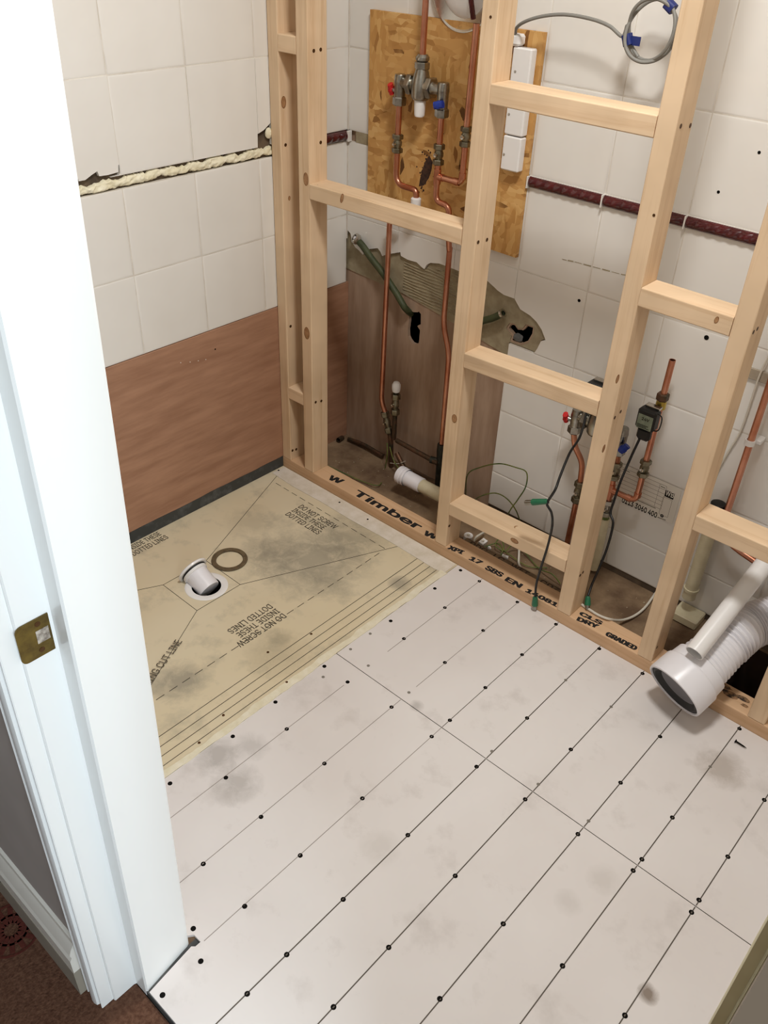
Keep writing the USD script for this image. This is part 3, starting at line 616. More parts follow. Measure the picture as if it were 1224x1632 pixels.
for lst, m in ((SCREWS, M_SCREW), (FILLED, M_SCREWG)):
    for px, py in lst:
        x, y = zp(px, py); b = sheet_far if y > SEAM else sheet_near
        q = shade.copy(); q.apply_translation([x, y, .0001]); q.vertices[:, :2] = (q.vertices[:, :2] - V(x, y)) * (1.0 if m is M_SCREW else .8) + V(x, y)
        part(b, 'screw', q, m, 30)
x, y = zp(1173, 1184); d = unit(zp(1183, 1190.5) + (0,) - np.r_[zp(1173, 1184), 0])
lsc = thing('loose_screw', 'single loose black screw lying on the board by the sole plate', 'screw', (x, y, .0004))
part(lsc, 'head', lathe((x, y, .0042), -d, [(0, .0018), (.002, .0042), (.0028, .0042), (.0028, 0)], 12), M_SCREW)
part(lsc, 'shank', lathe((x, y, .0042), d, [(0, .0018), (.016, .0016), (.024, .0003)] if True else [], 8), M_SCREW)

# ================================================================== STUD PARTITION
def screw_at(owner, c, n, m=None, r=.0042):
    c, n = np.asarray(c, float), unit(n)
    part(owner, 'screw', lathe(c + n * .0002, n, [(0, r), (.0003, r), (.0004, r * .55), (.00005, r * .2), (.00005, 0)], 10), m or M_SCREWB, 30)
STUDS = [(-.0075, .0285, 'wall-side softwood stud standing against the red plywood sheet'), (.0900, .1290, 'softwood stud with a big oval knot, second from the left wall'),
         (.6085, .6470, 'tall softwood stud that meets the sole plate at the tray edge'), (1.0065, 1.0450, 'softwood stud standing between the two black cables'),
         (1.2320, 1.2700, 'softwood stud just left of the ribbed white pan connector'), (1.5040, 1.5430, 'softwood stud at the right edge, just right of the pan connector')]
stud_screws = [[((450 + 6, 352), None)], [], [], [], [], []]
studs = []
for k, (a, b, lab) in enumerate(STUDS):
    t = thing('timber_stud', lab, 'stud', ((a + b) / 2, (PF + PB) / 2, PT), group=None)
    tb = part(t, 'timber', beam(((a + b) / 2, (PF + PB) / 2, PT + .0004), ((a + b) / 2, (PF + PB) / 2, 2.30), b - a, PB - PF, .003, (0, 1, 0)), M_PV, 40)
    studs.append(tb)
def side(k, *px):
    x = STUDS[k][1]
    for q in px:
        c = PX(*q, x + .0001); c[1] = min(max(c[1], PF + .008), PB - .008); screw_at(studs[k], c, (1, 0, 0))
def front(k, *px, m=None):
    for q in px:
        c = PY(*q, PF - .0001); c[0] = min(max(c[0], STUDS[k][0] + .006), STUDS[k][1] - .006); screw_at(studs[k], c, (0, -1, 0), m, .0028)
side(0, (455, 231), (463, 520), (462, 720), (472, 716))
side(1, (500, 81), (511, 79), (511, 227), (503, 641), (512, 639))
side(2, (762, 386), (776, 382), (716, 838))
side(3, (1085, 201), (1100, 200), (976, 668), (989, 656), (921, 920), (929, 912))
side(4, (1197, 532), (1207, 524), (1042, 1037))
front(2, (782, 27)); front(3, (1050, 345))
def noggin(p, q, lab, screws=()):
    """p, q: ends on the centre line of the front face."""
    p, q = np.asarray(p, float), np.asarray(q, float); o = V(0, (PB - PF) / 2, 0)
    return solo('timber_noggin', beam(p + o, q + o, PB - PF, .038, .003), M_PH, lab, 'noggin', 40, base=(p + q) / 2 + o)
M_KNOT = mat('knot_wood', lin(182, 138, 96), .6, var=lin(150, 106, 68), scale=90, world=True)
M_KNOTR = mat('knot_ring', lin(112, 76, 46), .65, var=lin(170, 126, 84), scale=70, world=True)
def knot(owner, c, n, u, a, b, name='knot'):
    """An oval knot flush in the face with normal n; a along u, b across."""
    n, u = V(*n), unit(u); w = np.cross(n, u)
    e = Point(0, 0).buffer(1, 12); E_ = lambda k: shapely.affinity.scale(e, a * k, b * k)
    part(owner, name, ext(E_(1).difference(E_(.80)), np.asarray(c) + n * .0001, u, w, .00025), M_KNOTR, False); part(owner, name, ext(E_(.79), np.asarray(c) + n * .0001, u, w, .0002), M_KNOT, False)
def kf(k, px, py, a, b): c = PY(px, py, PF); c[0] = min(max(c[0], STUDS[k][0] + b + .003), STUDS[k][1] - b - .003); knot(studs[k], c, (0, -1, 0), (0, 0, 1), a, b)
def ks(k, px, py, a, b): knot(studs[k], PX(px, py, STUDS[k][1]), (1, 0, 0), (0, 0, 1), a, b)
kf(1, 489, 531, .018, .0105); kf(1, 489, 286, .016, .009); ks(0, 452, 163, .014, .008); kf(2, 726, 668, .012, .008); ks(3, 984, 604, .010, .007); ks(3, 962, 715, .010, .006); ks(0, 461, 316, .006, .004)
e = .0004
noggin((STUDS[0][1] + e, PF, 1.189), (STUDS[1][0] - e, PF, 1.189), 'short noggin between the two left-hand studs, near the top of the photo')
noggin((STUDS[0][1] + e, PF, .271), (STUDS[1][0] - e, PF, .271), 'short low noggin between the two left-hand studs')
n2 = noggin((STUDS[1][1] + e, PF, .871), (STUDS[2][0] - e, PF, .876), 'long knotty noggin crossing below the mixing valve')
noggin((STUDS[2][1] + e, PF, 1.169), (STUDS[3][0] - e, PF, 1.168), 'noggin under the looped grey cable, topmost of three')
noggin((STUDS[2][1] + e, PF, .594), (STUDS[3][0] - e, PF, .607), 'noggin at mid height above the red lever, middle of three')
n3 = noggin((STUDS[2][1] + e, PF, .162), (STUDS[3][0] - e, PF, .173), 'low noggin with a pink knot that the black cable crosses')
n4 = noggin((STUDS[3][1] + e, PF, .868), (STUDS[4][0] - e, PF, .866), 'noggin below the burgundy border toward the right side')
noggin((STUDS[4][1] + e, PF, .444), (STUDS[5][0] - e, PF, .446), 'noggin above the white overflow pipe at the right edge')
knot(n2, PY(545, 316, PF), (0, -1, 0), (.3, 0, 1), .012, .005); knot(n3, PZ(827, 842, .1865) * V(1, 0, 1) + V(0, 2.018, 0), (0, 0, 1), (1, 0, 0), .013, .009); knot(n3, PY(820, 862, PF), (0, -1, 0), (1, 0, 0), .012, .007); knot(n4, PY(1142, 510, PF), (0, -1, 0), (.2, 0, 1), .007, .004)
for q in ((500, 297), (507, 301)):
    c = PZ(*q, .8895); c[1] = min(max(c[1], PF + .01), PB - .01); c[0] = max(c[0], STUDS[1][1] + .008); part(n2, 'screw', lathe(c + V(0, 0, .0004), (0, 0, 1), [(0, .0035), (.0003, .0035), (.0003, 0)], 10), M_SCREWB)
sole = thing('sole_plate', 'long softwood sole plate with black stamped lettering under all the studs', 'timber plate', (.9, (PF + PB) / 2, -.0062))
sole_t = part(sole, 'timber', beam((LX + .002, (PF + PB) / 2, (PT - .0062) / 2), (RX - .002, (PF + PB) / 2, (PT - .0062) / 2), PB - PF, PT + .0058, .004), M_PS, 40)
def stamp(text, p0, p1, h, bold=True):
    a, b = PZ(*p0, PT), PZ(*p1, PT); d = unit(b - a); d[2] = 0
    part(sole_t, 'stamped_lettering', [lettering(text, a + V(0, 0, .0001) + d * o_, d, np.cross([0, 0, 1], d), np.linalg.norm(b - a), h, .0004 + .00005 * i_, bold) for i_, o_ in enumerate((-.0016, 0, .0016))], M_PRINTB, False)
stamp('W', (521, 763), (541, 771), .024)
stamp('Timber', (560, 786), (663, 843), .027)
stamp('W', (673, 851), (693, 860), .020)
stamp('XPI', (713, 874), (735, 883), .016); stamp('17', (746, 891), (763, 899), .016); stamp('SBS', (772, 906), (797, 919), .017); stamp('EN', (803, 924), (826, 936), .017); stamp('14081', (836, 942), (884, 966), .014)
stamp('CLS', (922, 979), (956, 995), .013); stamp('DRY', (918, 988), (950, 1001), .014); stamp('GRADED', (964, 1012), (1011, 1036), .015)
blot = [Polygon([(x + r * math.cos(t) * (.6 + .6 * meshkit.noise(V(math.cos(t) * 2 + i, math.sin(t) * 2, i))), y + .45 * r * math.sin(t)) for t in np.linspace(0, 2 * math.pi, 18)[:-1]]).buffer(0)
        for i, (x, y, r) in enumerate(((1.452, 2.020, .022), (1.478, 2.028, .016), (1.430, 2.035, .016), (1.488, 2.010, .010)))]
part(sole_t, 'stamped_lettering', ext(unary_union(blot), (0, 0, PT + .0001), V(1, 0, 0), V(0, 1, 0), .0004), mat('smudged_ink', lin(52, 42, 34), .85, var=lin(160, 122, 86), scale=60, world=True, lo=.45, hi=.62), False)

# ================================================================== OSB BOARD, TRUNKING, WALL ROSE
OY = BY - .0125
oc = [PY(590, 15, OY), PY(868, 52, OY), PY(822, 411, OY), PY(585, 332, OY)]
op_ = Polygon([(c[0], c[2]) for c in oc])
solo('strand_board', ext(op_, (0, OY, 0), XB, ZBk, -.0110), M_OSB, 'golden strand board fixed over the tiles behind the mixing valve', 'strand board', False)
sc_ = [PY(a, b, OY) for a, b in ((684, 246), (690, 258), (688, 272), (684, 284), (676, 296), (667, 298), (669, 286), (672, 272), (677, 258))]
scp = Polygon([(c[0], c[2]) for c in sc_]); bits = [scp.buffer(-.001)] + [Point(scp.centroid.x + rng.normal(0, .012), scp.centroid.y + rng.normal(0, .026)).buffer(rng.uniform(.0008, .003), 3) for _ in range(46)]
solo('scorch_mark', ext(unary_union(bits), (0, OY - .0001, 0), XB, ZBk, .0003), mat('scorch', lin(44, 30, 26), .9, var=lin(78, 52, 36), scale=120, world=True), 'sooty scorch mark burnt on the strand board beside the tee', 'scorch mark', False)
tk = thing('cable_trunking', 'white plastic cable trunking screwed upright to the strand board', 'trunking', PY(815, 275, OY - .018))
def trunk(pa, pb, w, d=.024):
    a, b = PY(*pa, OY - d), PY(*pb, OY - d)
    x1 = (a[0] + b[0]) / 2; return box(x1 - w, x1, OY - d, OY - .0004, b[2], a[2], .003), x1, a[2], b[2]
m, tx, tz0, tz1 = trunk((849, 79), (823, 276), .058)
zm = PY(803, 214, OY - .024)[2]
tkc = part(tk, 'cover', box(tx - .050, tx, OY - .024, OY - .0004, zm + .0012, tz0, .003), M_WPLAST, 30); part(tk, 'cover', box(tx - .050, tx, OY - .024, OY - .0004, tz1, zm - .0012, .003), M_WPLAST, 30)
for px in ((821, 114), (811, 182), (803, 246)):
    c = PY(*px, OY - .0242); part(tkc, 'screw', lathe(c, (0, -1, 0), [(0, .003), (.0006, .003), (.001, 0)], 10), M_STEEL)
ck = PY(824, 67, OY - .018); part(tk, 'cable_gland', box(ck[0] - .016, ck[0] + .012, OY - .028, OY - .0004, tz0 + .001, ck[2] + .016, .005), M_WPLAST, 30)
rose = thing('recessed_fitting', 'round chrome-rimmed wall fitting with a white cup above the strand board', 'fitting', PY(742, -18, BY))
c = PY(744, -22, BY - .0005); rr = np.linalg.norm(PY(744 - 52, -22, BY) - PY(744, -22, BY))
part(rose, 'rim', lathe(c, (0, -1, 0), [(0, rr), (.005, rr), (.013, rr * .965), (.0135, rr * .93), (.009, rr * .84), (.005, rr * .68), (.003, rr * .64)], 48), M_STEEL, 40)
part(rose, 'cup', lathe(c, (0, -1, 0), [(.003, rr * .68), (.012, rr * .60), (.022, rr * .40), (.026, 0)], 40), M_WPLAST, 40)
part(rose, 'brown_clip', tube([c + V(rr * .45, -.022, -rr * .62), c + V(rr * .42, -.034, -rr * .2), c + V(rr * .46, -.034, rr * .3)], .006, 10), M_BORDER)

# ================================================================== PIPEWORK
VY = BY - .050                # plane of the upper mixing valve
LY = BY - .035                # pipes clipped to the bare wall
PR = .0075
def pl(y, *px): return [PY(a, b, y) for a, b in px]
def pipe(lab, pts, m=None, r=PR, bend=.035, name='copper_pipe', open_end=False, cat='pipe', base=None):
    P = fillet(pts, bend); low = min(P, key=lambda q: q[2])
    if not open_end: return solo(name, tube(P, r, 16), m or M_COPPER, lab, cat, 60, base=low)
    t = thing(name, lab, cat, low); part(t, 'pipe', tube(P, r, 16, inner=r - .001), m or M_COPPER, 60)
    d = unit(P[-2] - P[-1]); part(t, 'bore', lathe(P[-1] + d * .012, d, [(0, 0), (0, r - .0012), (.001, 0)], 16), M_BLOB); return t
def iso_valve(lab, p, q, m=None):
    """Straight compression isolating valve from p to q: two nuts, body, slotted spindle."""
    p, q = np.asarray(p, float), np.asarray(q, float); L = np.linalg.norm(q - p); d = (q - p) / L; m = m or M_DULL
    t = thing('isolating_valve', lab, 'valve', min((p, q), key=lambda v: v[2]))
    bd = part(t, 'body', lathe(p, d, [(L * .18, 0), (L * .18, .0085), (L * .33, .0092), (L * .42, .0115), (L * .58, .0115), (L * .67, .0092), (L * .82, .0085), (L * .82, 0)], 18), m)
    part(t, 'nut', hexnut(p, d, 0, L * .26, .0142), m, 20); part(t, 'nut', hexnut(p, d, L * .74, L, .0142), m, 20)
    c = (p + q) / 2; part(bd, 'spindle', lathe(c, (0, -1, 0), [(.009, 0), (.009, .005), (.0155, .005), (.0155, .0042), (.0145, .001), (.0145, 0)], 12), M_STEEL)
    return t
def lever(owner, c, d, along, m, lab):
    """Quarter-turn lever: boss out along d, flat paddle along 'along'."""
    d, along = unit(d), unit(along)
    part(owner, 'lever_boss', lathe(c, d, [(0, .006), (.012, .006), (.012, 0)], 12), M_CHROME)
    part(owner, 'lever', [lathe(c + d * .010, d, [(0, 0), (0, .0095), (.010, .0085), (.012, .006), (.012, 0)], 14), beam(c + d * .015 - along * .010, c + d * .015 + along * .014, .017, .012, .0055, d)], m, 40, label=lab)
ELB = []
def mixing_valve(lab, top, mid, le, re, ln, rn, cap, solenoid=False):
    """Thermostatic mixing valve: body with outlet on top and a white cap below, unions either side, elbows with levers down to the nuts."""
    t = thing('mixing_valve', lab, 'valve', min((ln, rn), key=lambda v: v[2]))
    ax = unit(re - le); ax[2] = 0; ax = unit(ax); up = V(0, 0, 1)
    part(t, 'body', [lathe(mid - up * .030, up, [(0, 0), (0, .0185), (.006, .0225), (.030, .0240), (.044, .0215), (.062, .0165), (.070, .0145), (.082, .0125), (.082, 0)], 24)], M_CHROME, 40)
    hw = abs((re - le) @ ax) / 2
    part(t, 'body_port', [lathe(mid - ax * .030, ax, [(0, 0), (0, .0155), (.010, .0165), (.050, .0165), (.060, .0155), (.060, 0)], 22)], M_CHROME, 40)
    for s in (-1, 1):
        part(t, 'union_nut', hexnut(mid, ax * s, .024, .038, .0250), M_CHROME, 20)
        part(t, 'union_tail', lathe(mid, ax * s, [(.038, .0150), (.044, .0125), (hw, .0125)], 18), M_CHROME)
    for p, n in ((le, ln), (re, rn)):
        ELB.append(part(t, 'elbow', [ball(p, .0150, 2), lathe(p, n - p, [(-.017, 0), (-.017, .0125), (-.014, .0138), (0, .0148), (.010, .0140), (np.linalg.norm(n - p), .0130)], 20)], M_CHROME, 50))
        part(t, 'nut', hexnut(n, unit(p - n), -.004, .016, .0172), M_CHROME, 20)
    part(t, 'outlet_nut', hexnut(mid, up, .036, .052, .0180), M_CHROME, 20)
    part(t, 'outlet_cap', lathe(mid, up, [(.052, .0125), (.056, .0165), (top, .0165), (top + .006, .0115), (top + .006, 0)], 20), M_CHROME)
    if cap: part(t, 'dial_cap', lathe(mid - up * .030, -up, [(0, 0), (0, .0135), (.004, .0145), (.034, .0130), (.038, .0110), (.038, 0)], 20), M_WPLAST, 40, label='white plastic dial cap')
    return t
# --- upper set, in front of the strand board
mid = PY(671, 137, VY); le = PY(637, 133, VY); re_ = PY(708, 152, VY); ln = PY(636, 165, VY); rn = PY(702, 184, VY)
le[2] = mid[2]; re_[2] = mid[2] + .0; le[0] = ln[0] = PY(637, 150, VY)[0]; re_[0] = rn[0] = PY(705, 165, VY)[0]
mv = mixing_valve('silver mixing valve with white dial cap in front of the strand board', .062, mid, le, re_, ln, rn, True)
lever(ELB[0], (le + ln) / 2 + V(-.010, 0, .004), (-1, -.25, 0), (0, -.4, 1), M_RED, 'red lever'); lever(ELB[1], (re_ + rn) / 2 + V(.004, -.011, 0), (.25, -1, 0), (1, .1, .25), M_BLUE, 'blue lever')
pipe('copper riser going up from the top of the mixing valve', [mid + V(0, 0, .064), V(mid[0], VY, 2.10)])
v1a, v1b = PY(634, 214, VY), PY(632, 243, VY); v1a[0] = v1b[0] = ln[0]
pipe('short copper pipe below the red lever of the upper valve', [ln - V(0, 0, .004), v1a])
iso_valve('isolating valve on the left leg below the red lever', v1a, v1b)
hk = PY(633, 297, VY); hk[0] = ln[0]; q = pl(VY, (664, 300), (662, 318))
q[0][2] = hk[2] = (hk[2] + q[0][2]) / 2; q[1][0] = q[0][0]
pipe('hooked copper pipe that ends in a white cap on the strand board', [v1b, hk, q[0], q[1] - V(0, 0, .004)], bend=.03)
cp = q[1]; solo('stop_end', lathe(cp - V(0, 0, -.006), (0, 0, -1), [(0, 0), (0, .0095), (.003, .0135), (.020, .0135), (.024, .011), (.024, 0)], 18), M_WPLAST, 'white push-fit stop end under the hooked copper pipe', 'stop end', 40)
v2a, v2b = PY(699, 229, VY), PY(696, 262, VY); v2a[0] = v2b[0] = rn[0]
pipe('short copper pipe below the blue lever of the upper valve', [rn - V(0, 0, .004), v2a])
iso_valve('isolating valve on the right leg below the blue lever', v2a, v2b)
tee = PY(696, 281, VY); tee[0] = rn[0]
k1 = PY(694, 322, VY); k1[0] = rn[0]; k2 = PY(724, 324, VY); k2[2] = k1[2] = (k1[2] + k2[2]) / 2 - .004
dn = pl(LY, (717, 392), (709, 520), (714, 562), (701, 706))
k3 = k2.copy(); k3[2] -= .05
rb = thing('copper_pipe', 'long copper pipe with a solder tee dropping from the strand board to the floor', 'pipe', dn[-1])
kx = dn[0][0]
run = [v2b, k1, V(kx, VY, k1[2]), V(kx, VY, k1[2] - .05), V(kx, LY, k1[2] - .12), dn[0], V(kx, LY, dn[1][2]), V(dn[2][0] + .004, LY, dn[2][2]), V(dn[2][0] + .006, LY, dn[3][2])]
part(rb, 'pipe', tube(fillet(run, .03), PR, 16), M_COPPER, 60)
te = PY(737, 281, VY); te[2] = tee[2]
part(rb, 'tee', [lathe(tee - V(0, 0, .018), (0, 0, 1), [(0, PR), (0, .0092), (.036, .0092), (.036, PR)], 16), lathe(tee, (1, 0, 0), [(0, .0085), (.016, .0092), (.018, .0092), (.018, PR)], 16)], M_COPPER)
v3b, v3a = PY(742, 234, VY), PY(745, 202, VY); v3a[0] = v3b[0] = te[0]
part(rb, 'branch', tube(fillet([tee, te, v3b], .016), PR, 16), M_COPPER, 60)
part(rb, 'elbow', [lathe(te + V(-.022, 0, 0), (1, 0, 0), [(0, PR), (0, .0090), (.014, .0090), (.014, PR)], 16), lathe(te + V(0, 0, .010), (0, 0, 1), [(0, PR), (0, .0090), (.014, .0090), (.014, PR)], 16)], M_COPPER)
iso_valve('isolating valve on the tee branch close to the tall stud', v3b, v3a)
tpp = PY(756, 37, VY); pipe('open-topped copper pipe beside the tall stud, in front of the strand board', [v3a, V(te[0] + .003, VY, tpp[2])], open_end=True)
# --- left riser on the bare wall
lr = pl(LY, (622, 352), (615, 372), (608, 640), (615, 660))
xx = lr[2][0]
pipe('copper riser on the bare plaster that bends in behind the knotty noggin', [lr[0] + V(.035, 0, .006), V(xx + .004, LY, lr[0][2] + .006), V(xx, LY, lr[2][2]), lr[3]], bend=.022)
a, b = PY(613, 656, LY), PY(621, 690, LY)
iso_valve('isolating valve at the foot of the left copper riser', a, b)
c1 = PY(625, 735, LY + .004); c1[2] = max(c1[2], .012)
pipe('dark stained copper pipe dropping from the left riser valve to the floor', [b, PY(623, 705, LY), V(c1[0], LY, -.004)], M_DCOP)
w1, w2, w3, w4 = pl(LY, (633, 604), (632, 622), (629, 660), (628, 700))
sx = (w2[0] + w3[0]) / 2
solo('stop_end', lathe(V(sx, LY, w2[2] - .004), (0, 0, 1), [(0, 0), (0, .0115), (.010, .0135), (.022, .0135), (.030, .009), (.032, 0)], 18), M_WPLAST, 'white stop end on the short dark pipe against bare plaster', 'stop end', 40)
iso_valve('tarnished isolating valve below the white stop end', V(sx, LY, w2[2] - .012), V(sx, LY, w3[2]), M_DULL)
pipe('short dark pipe between the tarnished valve and the floor pipes', [V(sx, LY, w3[2]), V(sx, LY, w4[2])], M_DCOP)
pipe('short dark pipe joining the white stop end to its valve', [V(sx, LY, w2[2] - .014), V(sx, LY, w2[2] - .002)], M_DCOP)
fx0 = PY(700, 708, LY); fx0[0] = dn[2][0] + .006
hp = PY(632, 702, LY - .012)
pipe('low horizontal copper pipe linking the two risers along the bare wall', [hp, V(fx0[0], LY - .012, hp[2] - .008)], M_DCOP, bend=.02)
solo('pipe_elbow', [lathe(V(fx0[0], LY, fx0[2] + .004), (0, 0, -1), [(0, 0), (0, .0125), (.02, .0135), (.05, .0115), (fx0[2] + .006, .0105)], 16), lathe(V(fx0[0] - .028, LY - .012, hp[2] - .008), (1, .4, 0), [(0, 0), (0, .011), (.03, .011), (.03, 0)], 16)], M_DARKF, 'dark compression elbow at the foot of the right copper riser', 'pipe fitting', 40)
z0 = .014
pipe('dark pipe lying askew on the subfloor near the left risers', [V(sx + .02, LY - .006, .060), V(sx + .10, LY - .03, .006), V(sx + .16, LY - .045, .004)], M_DCOP, bend=.03)
pipe('dark pipe lying along the foot of the bare wall in the left corner', [V(.028, BY - .02, .004), V(.09, BY - .018, .012), V(.185, BY - .022, .008)], M_DCOP, r=.0065)
pipe('cut stub of dark pipe in the tiled corner', [V(.005, BY - .025, .001), V(.010, BY - .05, .004)], M_DCOP, r=.008, open_end=True)

# --- green hose pieces
HYY = BY - .016
g = [PY(a, b, HYY) for a, b in ((568, 381), (578, 392), (592, 412), (612, 438), (632, 468), (645, 490))] + [PY(655, 500, BY + .02)]
hs = thing('green_hose', 'long olive green hose with a steel end, running into the black hole', 'hose', g[-1])
part(hs, 'hose', tube(catmull(g), .0095, 16), M_HOSE, 60)
d = unit(V(-.35, -.72, .6)); se_ = part(hs, 'steel_end', lathe(g[0] - d * .008, d, [(0, 0), (0, .0125), (.004, .0150), (.014, .0150), (.0165, .0125), (.0165, .0095), (.010, .0085), (.010, 0)], 24), M_STEEL, label='bright steel end')
part(se_, 'steel_jaw', [lathe(g[0] + d * .002, d, [(0, 0), (0, .006), (.006, .005), (.008, 0)], 6)], M_WPAN, 20)
g = [PY(a, b, HYY) for a, b in ((752, 522), (768, 512), (785, 507), (800, 500))]
hs = thing('green_hose', 'short green hose stub with an open end beside the ragged grey hole', 'hose', g[0])
part(hs, 'hose', tube(catmull(g), .0095, 16, inner=.0065), M_HOSE, 60)
d = unit(g[-1] - g[-2]); part(hs, 'end_ring', lathe(g[-1] - d * .002, d, [(0, .0095), (0, .0118), (.007, .0118), (.007, .0072), (0, .0072)], 20), M_STEEL)
part(hs, 'bore', lathe(g[-1] - d * .004, d, [(0, 0), (0, .0066), (.0004, 0)], 14), M_BLOB)
cb = ball(PY(826, 538, BY + .012), .012, 2, (1.3, .5, .9)); cb.vertices += (meshkit.fbm(cb.vertices * 90, 3)[:, None] - .5) * .006
solo('concrete_lump', cb, M_CONC, 'grey concrete lump inside the ragged right-hand hole', 'rubble', 30)

# --- right set behind the fourth stud
RYV = BY - .055
xl = PY(918, 670, RYV)[0]; zl = PY(918, 661, RYV)[2]; xr = PY(990, 700, RYV)[0]
mid = V((xl + xr) / 2 - .006, RYV, zl); le = V(xl, RYV, zl); re_ = V(xr, RYV, zl); ln = V(xl, RYV, PY(917, 688, RYV)[2]); rn = V(xr, RYV, PY(986, 722, RYV)[2])
mv2 = mixing_valve('silver mixing valve with red and blue levers half hidden by the fourth stud', .062, mid, le, re_, ln, rn, False)
lever(ELB[2], (le + ln) / 2 + V(-.010, -.004, .008), (-1, -.4, .1), (0, -.5, 1), M_RED, 'red lever'); lever(ELB[3], (re_ + rn) / 2 + V(.008, -.008, .0), (.9, -.9, 0), (.6, .3, .9), M_BLUE, 'blue lever')
pt = [ln - V(0, 0, .004), PY(917, 712, RYV), PY(927, 738, LY - .01), PY(925, 767, LY - .01)]
pipe('curved copper pipe below the red lever of the half-hidden valve', list(catmull(pt, 8)), bend=.001)
a = pt[-1]; b = PY(918, 800, LY - .01)
iso_valve('plated isolating valve on the curved copper pipe', a, b)
pipe('copper tail below the plated valve behind the fourth stud', [b, V(b[0] - .002, LY - .01, .002)])
a, b = PY(985, 737, LY - .012), PY(979, 764, LY - .012); a[0] = b[0] = xr
pipe('short copper pipe under the blue lever of the half-hidden valve', [rn - V(0, 0, .004), V(xr, LY - .012, a[2])])
iso_valve('isolating valve under the blue lever of the half-hidden valve', a, b)
te = PY(974, 781, LY - .012); te[0] = xr; c = PY(972, 797, LY - .012); c[0] = xr
el = PY(1016, 790, LY - .012); el[2] = te[2] - .0; up0 = PY(1022, 758, LY - .012); up0[0] = el[0]; up1 = PY(1030, 733, LY - .012); up1[0] = el[0]
tpz = thing('copper_pipe', 'copper tee and elbow in front of the printed sticker', 'pipe', c)
part(tpz, 'pipe', tube([b, c], PR, 16), M_COPPER, 60)
part(tpz, 'branch', tube(fillet([te, el, up0], .022), PR, 16), M_COPPER, 60)
part(tpz, 'tee', [lathe(te + V(0, 0, .018), (0, 0, -1), [(0, PR), (0, .0094), (.036, .0094), (.036, PR)], 16), lathe(te, (1, 0, 0), [(0, .0085), (.018, .0094), (.020, PR)], 16)], M_COPPER)
part(tpz, 'elbow', [lathe(el + V(-.026, 0, 0), (1, 0, 0), [(0, PR), (0, .0092), (.012, .0092), (.012, PR)], 16), lathe(el + V(0, 0, .014), (0, 0, 1), [(0, PR), (0, .0092), (.012, .0092), (.012, PR)], 16)], M_COPPER)
iso_valve('large isolating valve on the elbow beside the printed sticker', up0, up1)
a = PY(971, 797, LY - .012); b = PY(966, 822, LY - .012); a[0] = b[0] = xr
iso_valve('plated isolating valve above the cream waste pipe', a, b, M_CHROME)
top = PY(1067, 572, LY - .012); nz = PY(1054, 632, LY - .012)
pipe('open-ended copper pipe standing above the black solenoid box', [up1, V(el[0] + .002, LY - .012, top[2])], open_end=True)
nut = thing('compression_nut', 'tarnished compression nut above the black solenoid box', 'pipe fitting', V(el[0], LY - .012, nz[2] - .02))
part(nut, 'nut', hexnut(V(el[0] + .001, LY - .012, nz[2] - .008), (0, 0, 1), 0, .018, .0145), M_DCOP, 20)
part(nut, 'brass_body', lathe(V(el[0] + .001, LY - .012, nz[2] - .030), (0, 0, 1), [(0, .009), (.002, .0125), (.022, .0115)], 16), mat('yellow_brass', lin(196, 176, 92), .3, 1.0))
# solenoid boxes
def solenoid(lab, c, w, h, tail, d=.030, show=True):
    t = thing('solenoid_box', lab, 'solenoid', c - V(0, 0, h / 2))
    ch_ = part(t, 'coil_housing', box(c[0] - w / 2, c[0] + w / 2, c[1] - d / 2, c[1] + d / 2, c[2] - h / 2, c[2] + h / 2, .005), M_BLACK, 20)
    part(t, 'plug', box(c[0] - w * .36, c[0] + w * .36, c[1] - d * .36, c[1] + d * .30, c[2] - h / 2 - .030, c[2] - h / 2 + .002, .006), M_BLACK, 20)
    part(t, 'steel_bracket', beam(c + V(-w * .3, d * .3, h / 2 + .003), c + V(w * .45, d * .3, h / 2 + .003), .016, .006, .002), M_STEEL, 20)
    if show:
        f = box(c[0] - w * .40, c[0] + w * .40, c[1] - d / 2 - .0006, c[1] - d / 2 + .0004, c[2] - h * .42, c[2] + h * .26)
        part(ch_, 'rating_label', f, mat('rating_label', lin(150, 160, 140), .5, var=lin(120, 136, 118), scale=60, world=True), label='pale green rating label')
        o = V(c[0] - w * .36, c[1] - d / 2 - .0007, c[2] - h * .36)
        part(ch_, 'label_print', [lettering('24V', o + V(w * .16, 0, h * .36), (1, 0, 0), (0, 0, 1), w * .4, .007, .0003, True)] + [strip(o + V(0, 0, h * .06 * k), o + V(w * (.66, .5, .6)[k], 0, h * .06 * k), .0014, (0, -1, 0), .0002) for k in range(3)], M_PRINTB, False)
        part(t, 'wire_loop', tube(catmull([c + V(w * .4, -.004, h * .45), c + V(w * .72, -.004, h * .30), c + V(w * .70, -.004, -h * .3), c + V(w * .40, -.004, -h * .45)]), .0014, 8), M_BLACKC)
    return t
sc1 = PY(1033, 667, LY - .048); solenoid('black solenoid box with a pale green rating label on the open-ended pipe', sc1, .046, .052, None)
sc2 = PY(952, 622, RYV - .010); solenoid('black solenoid box mostly hidden behind the fourth stud', sc2, .050, .040, None, show=False)

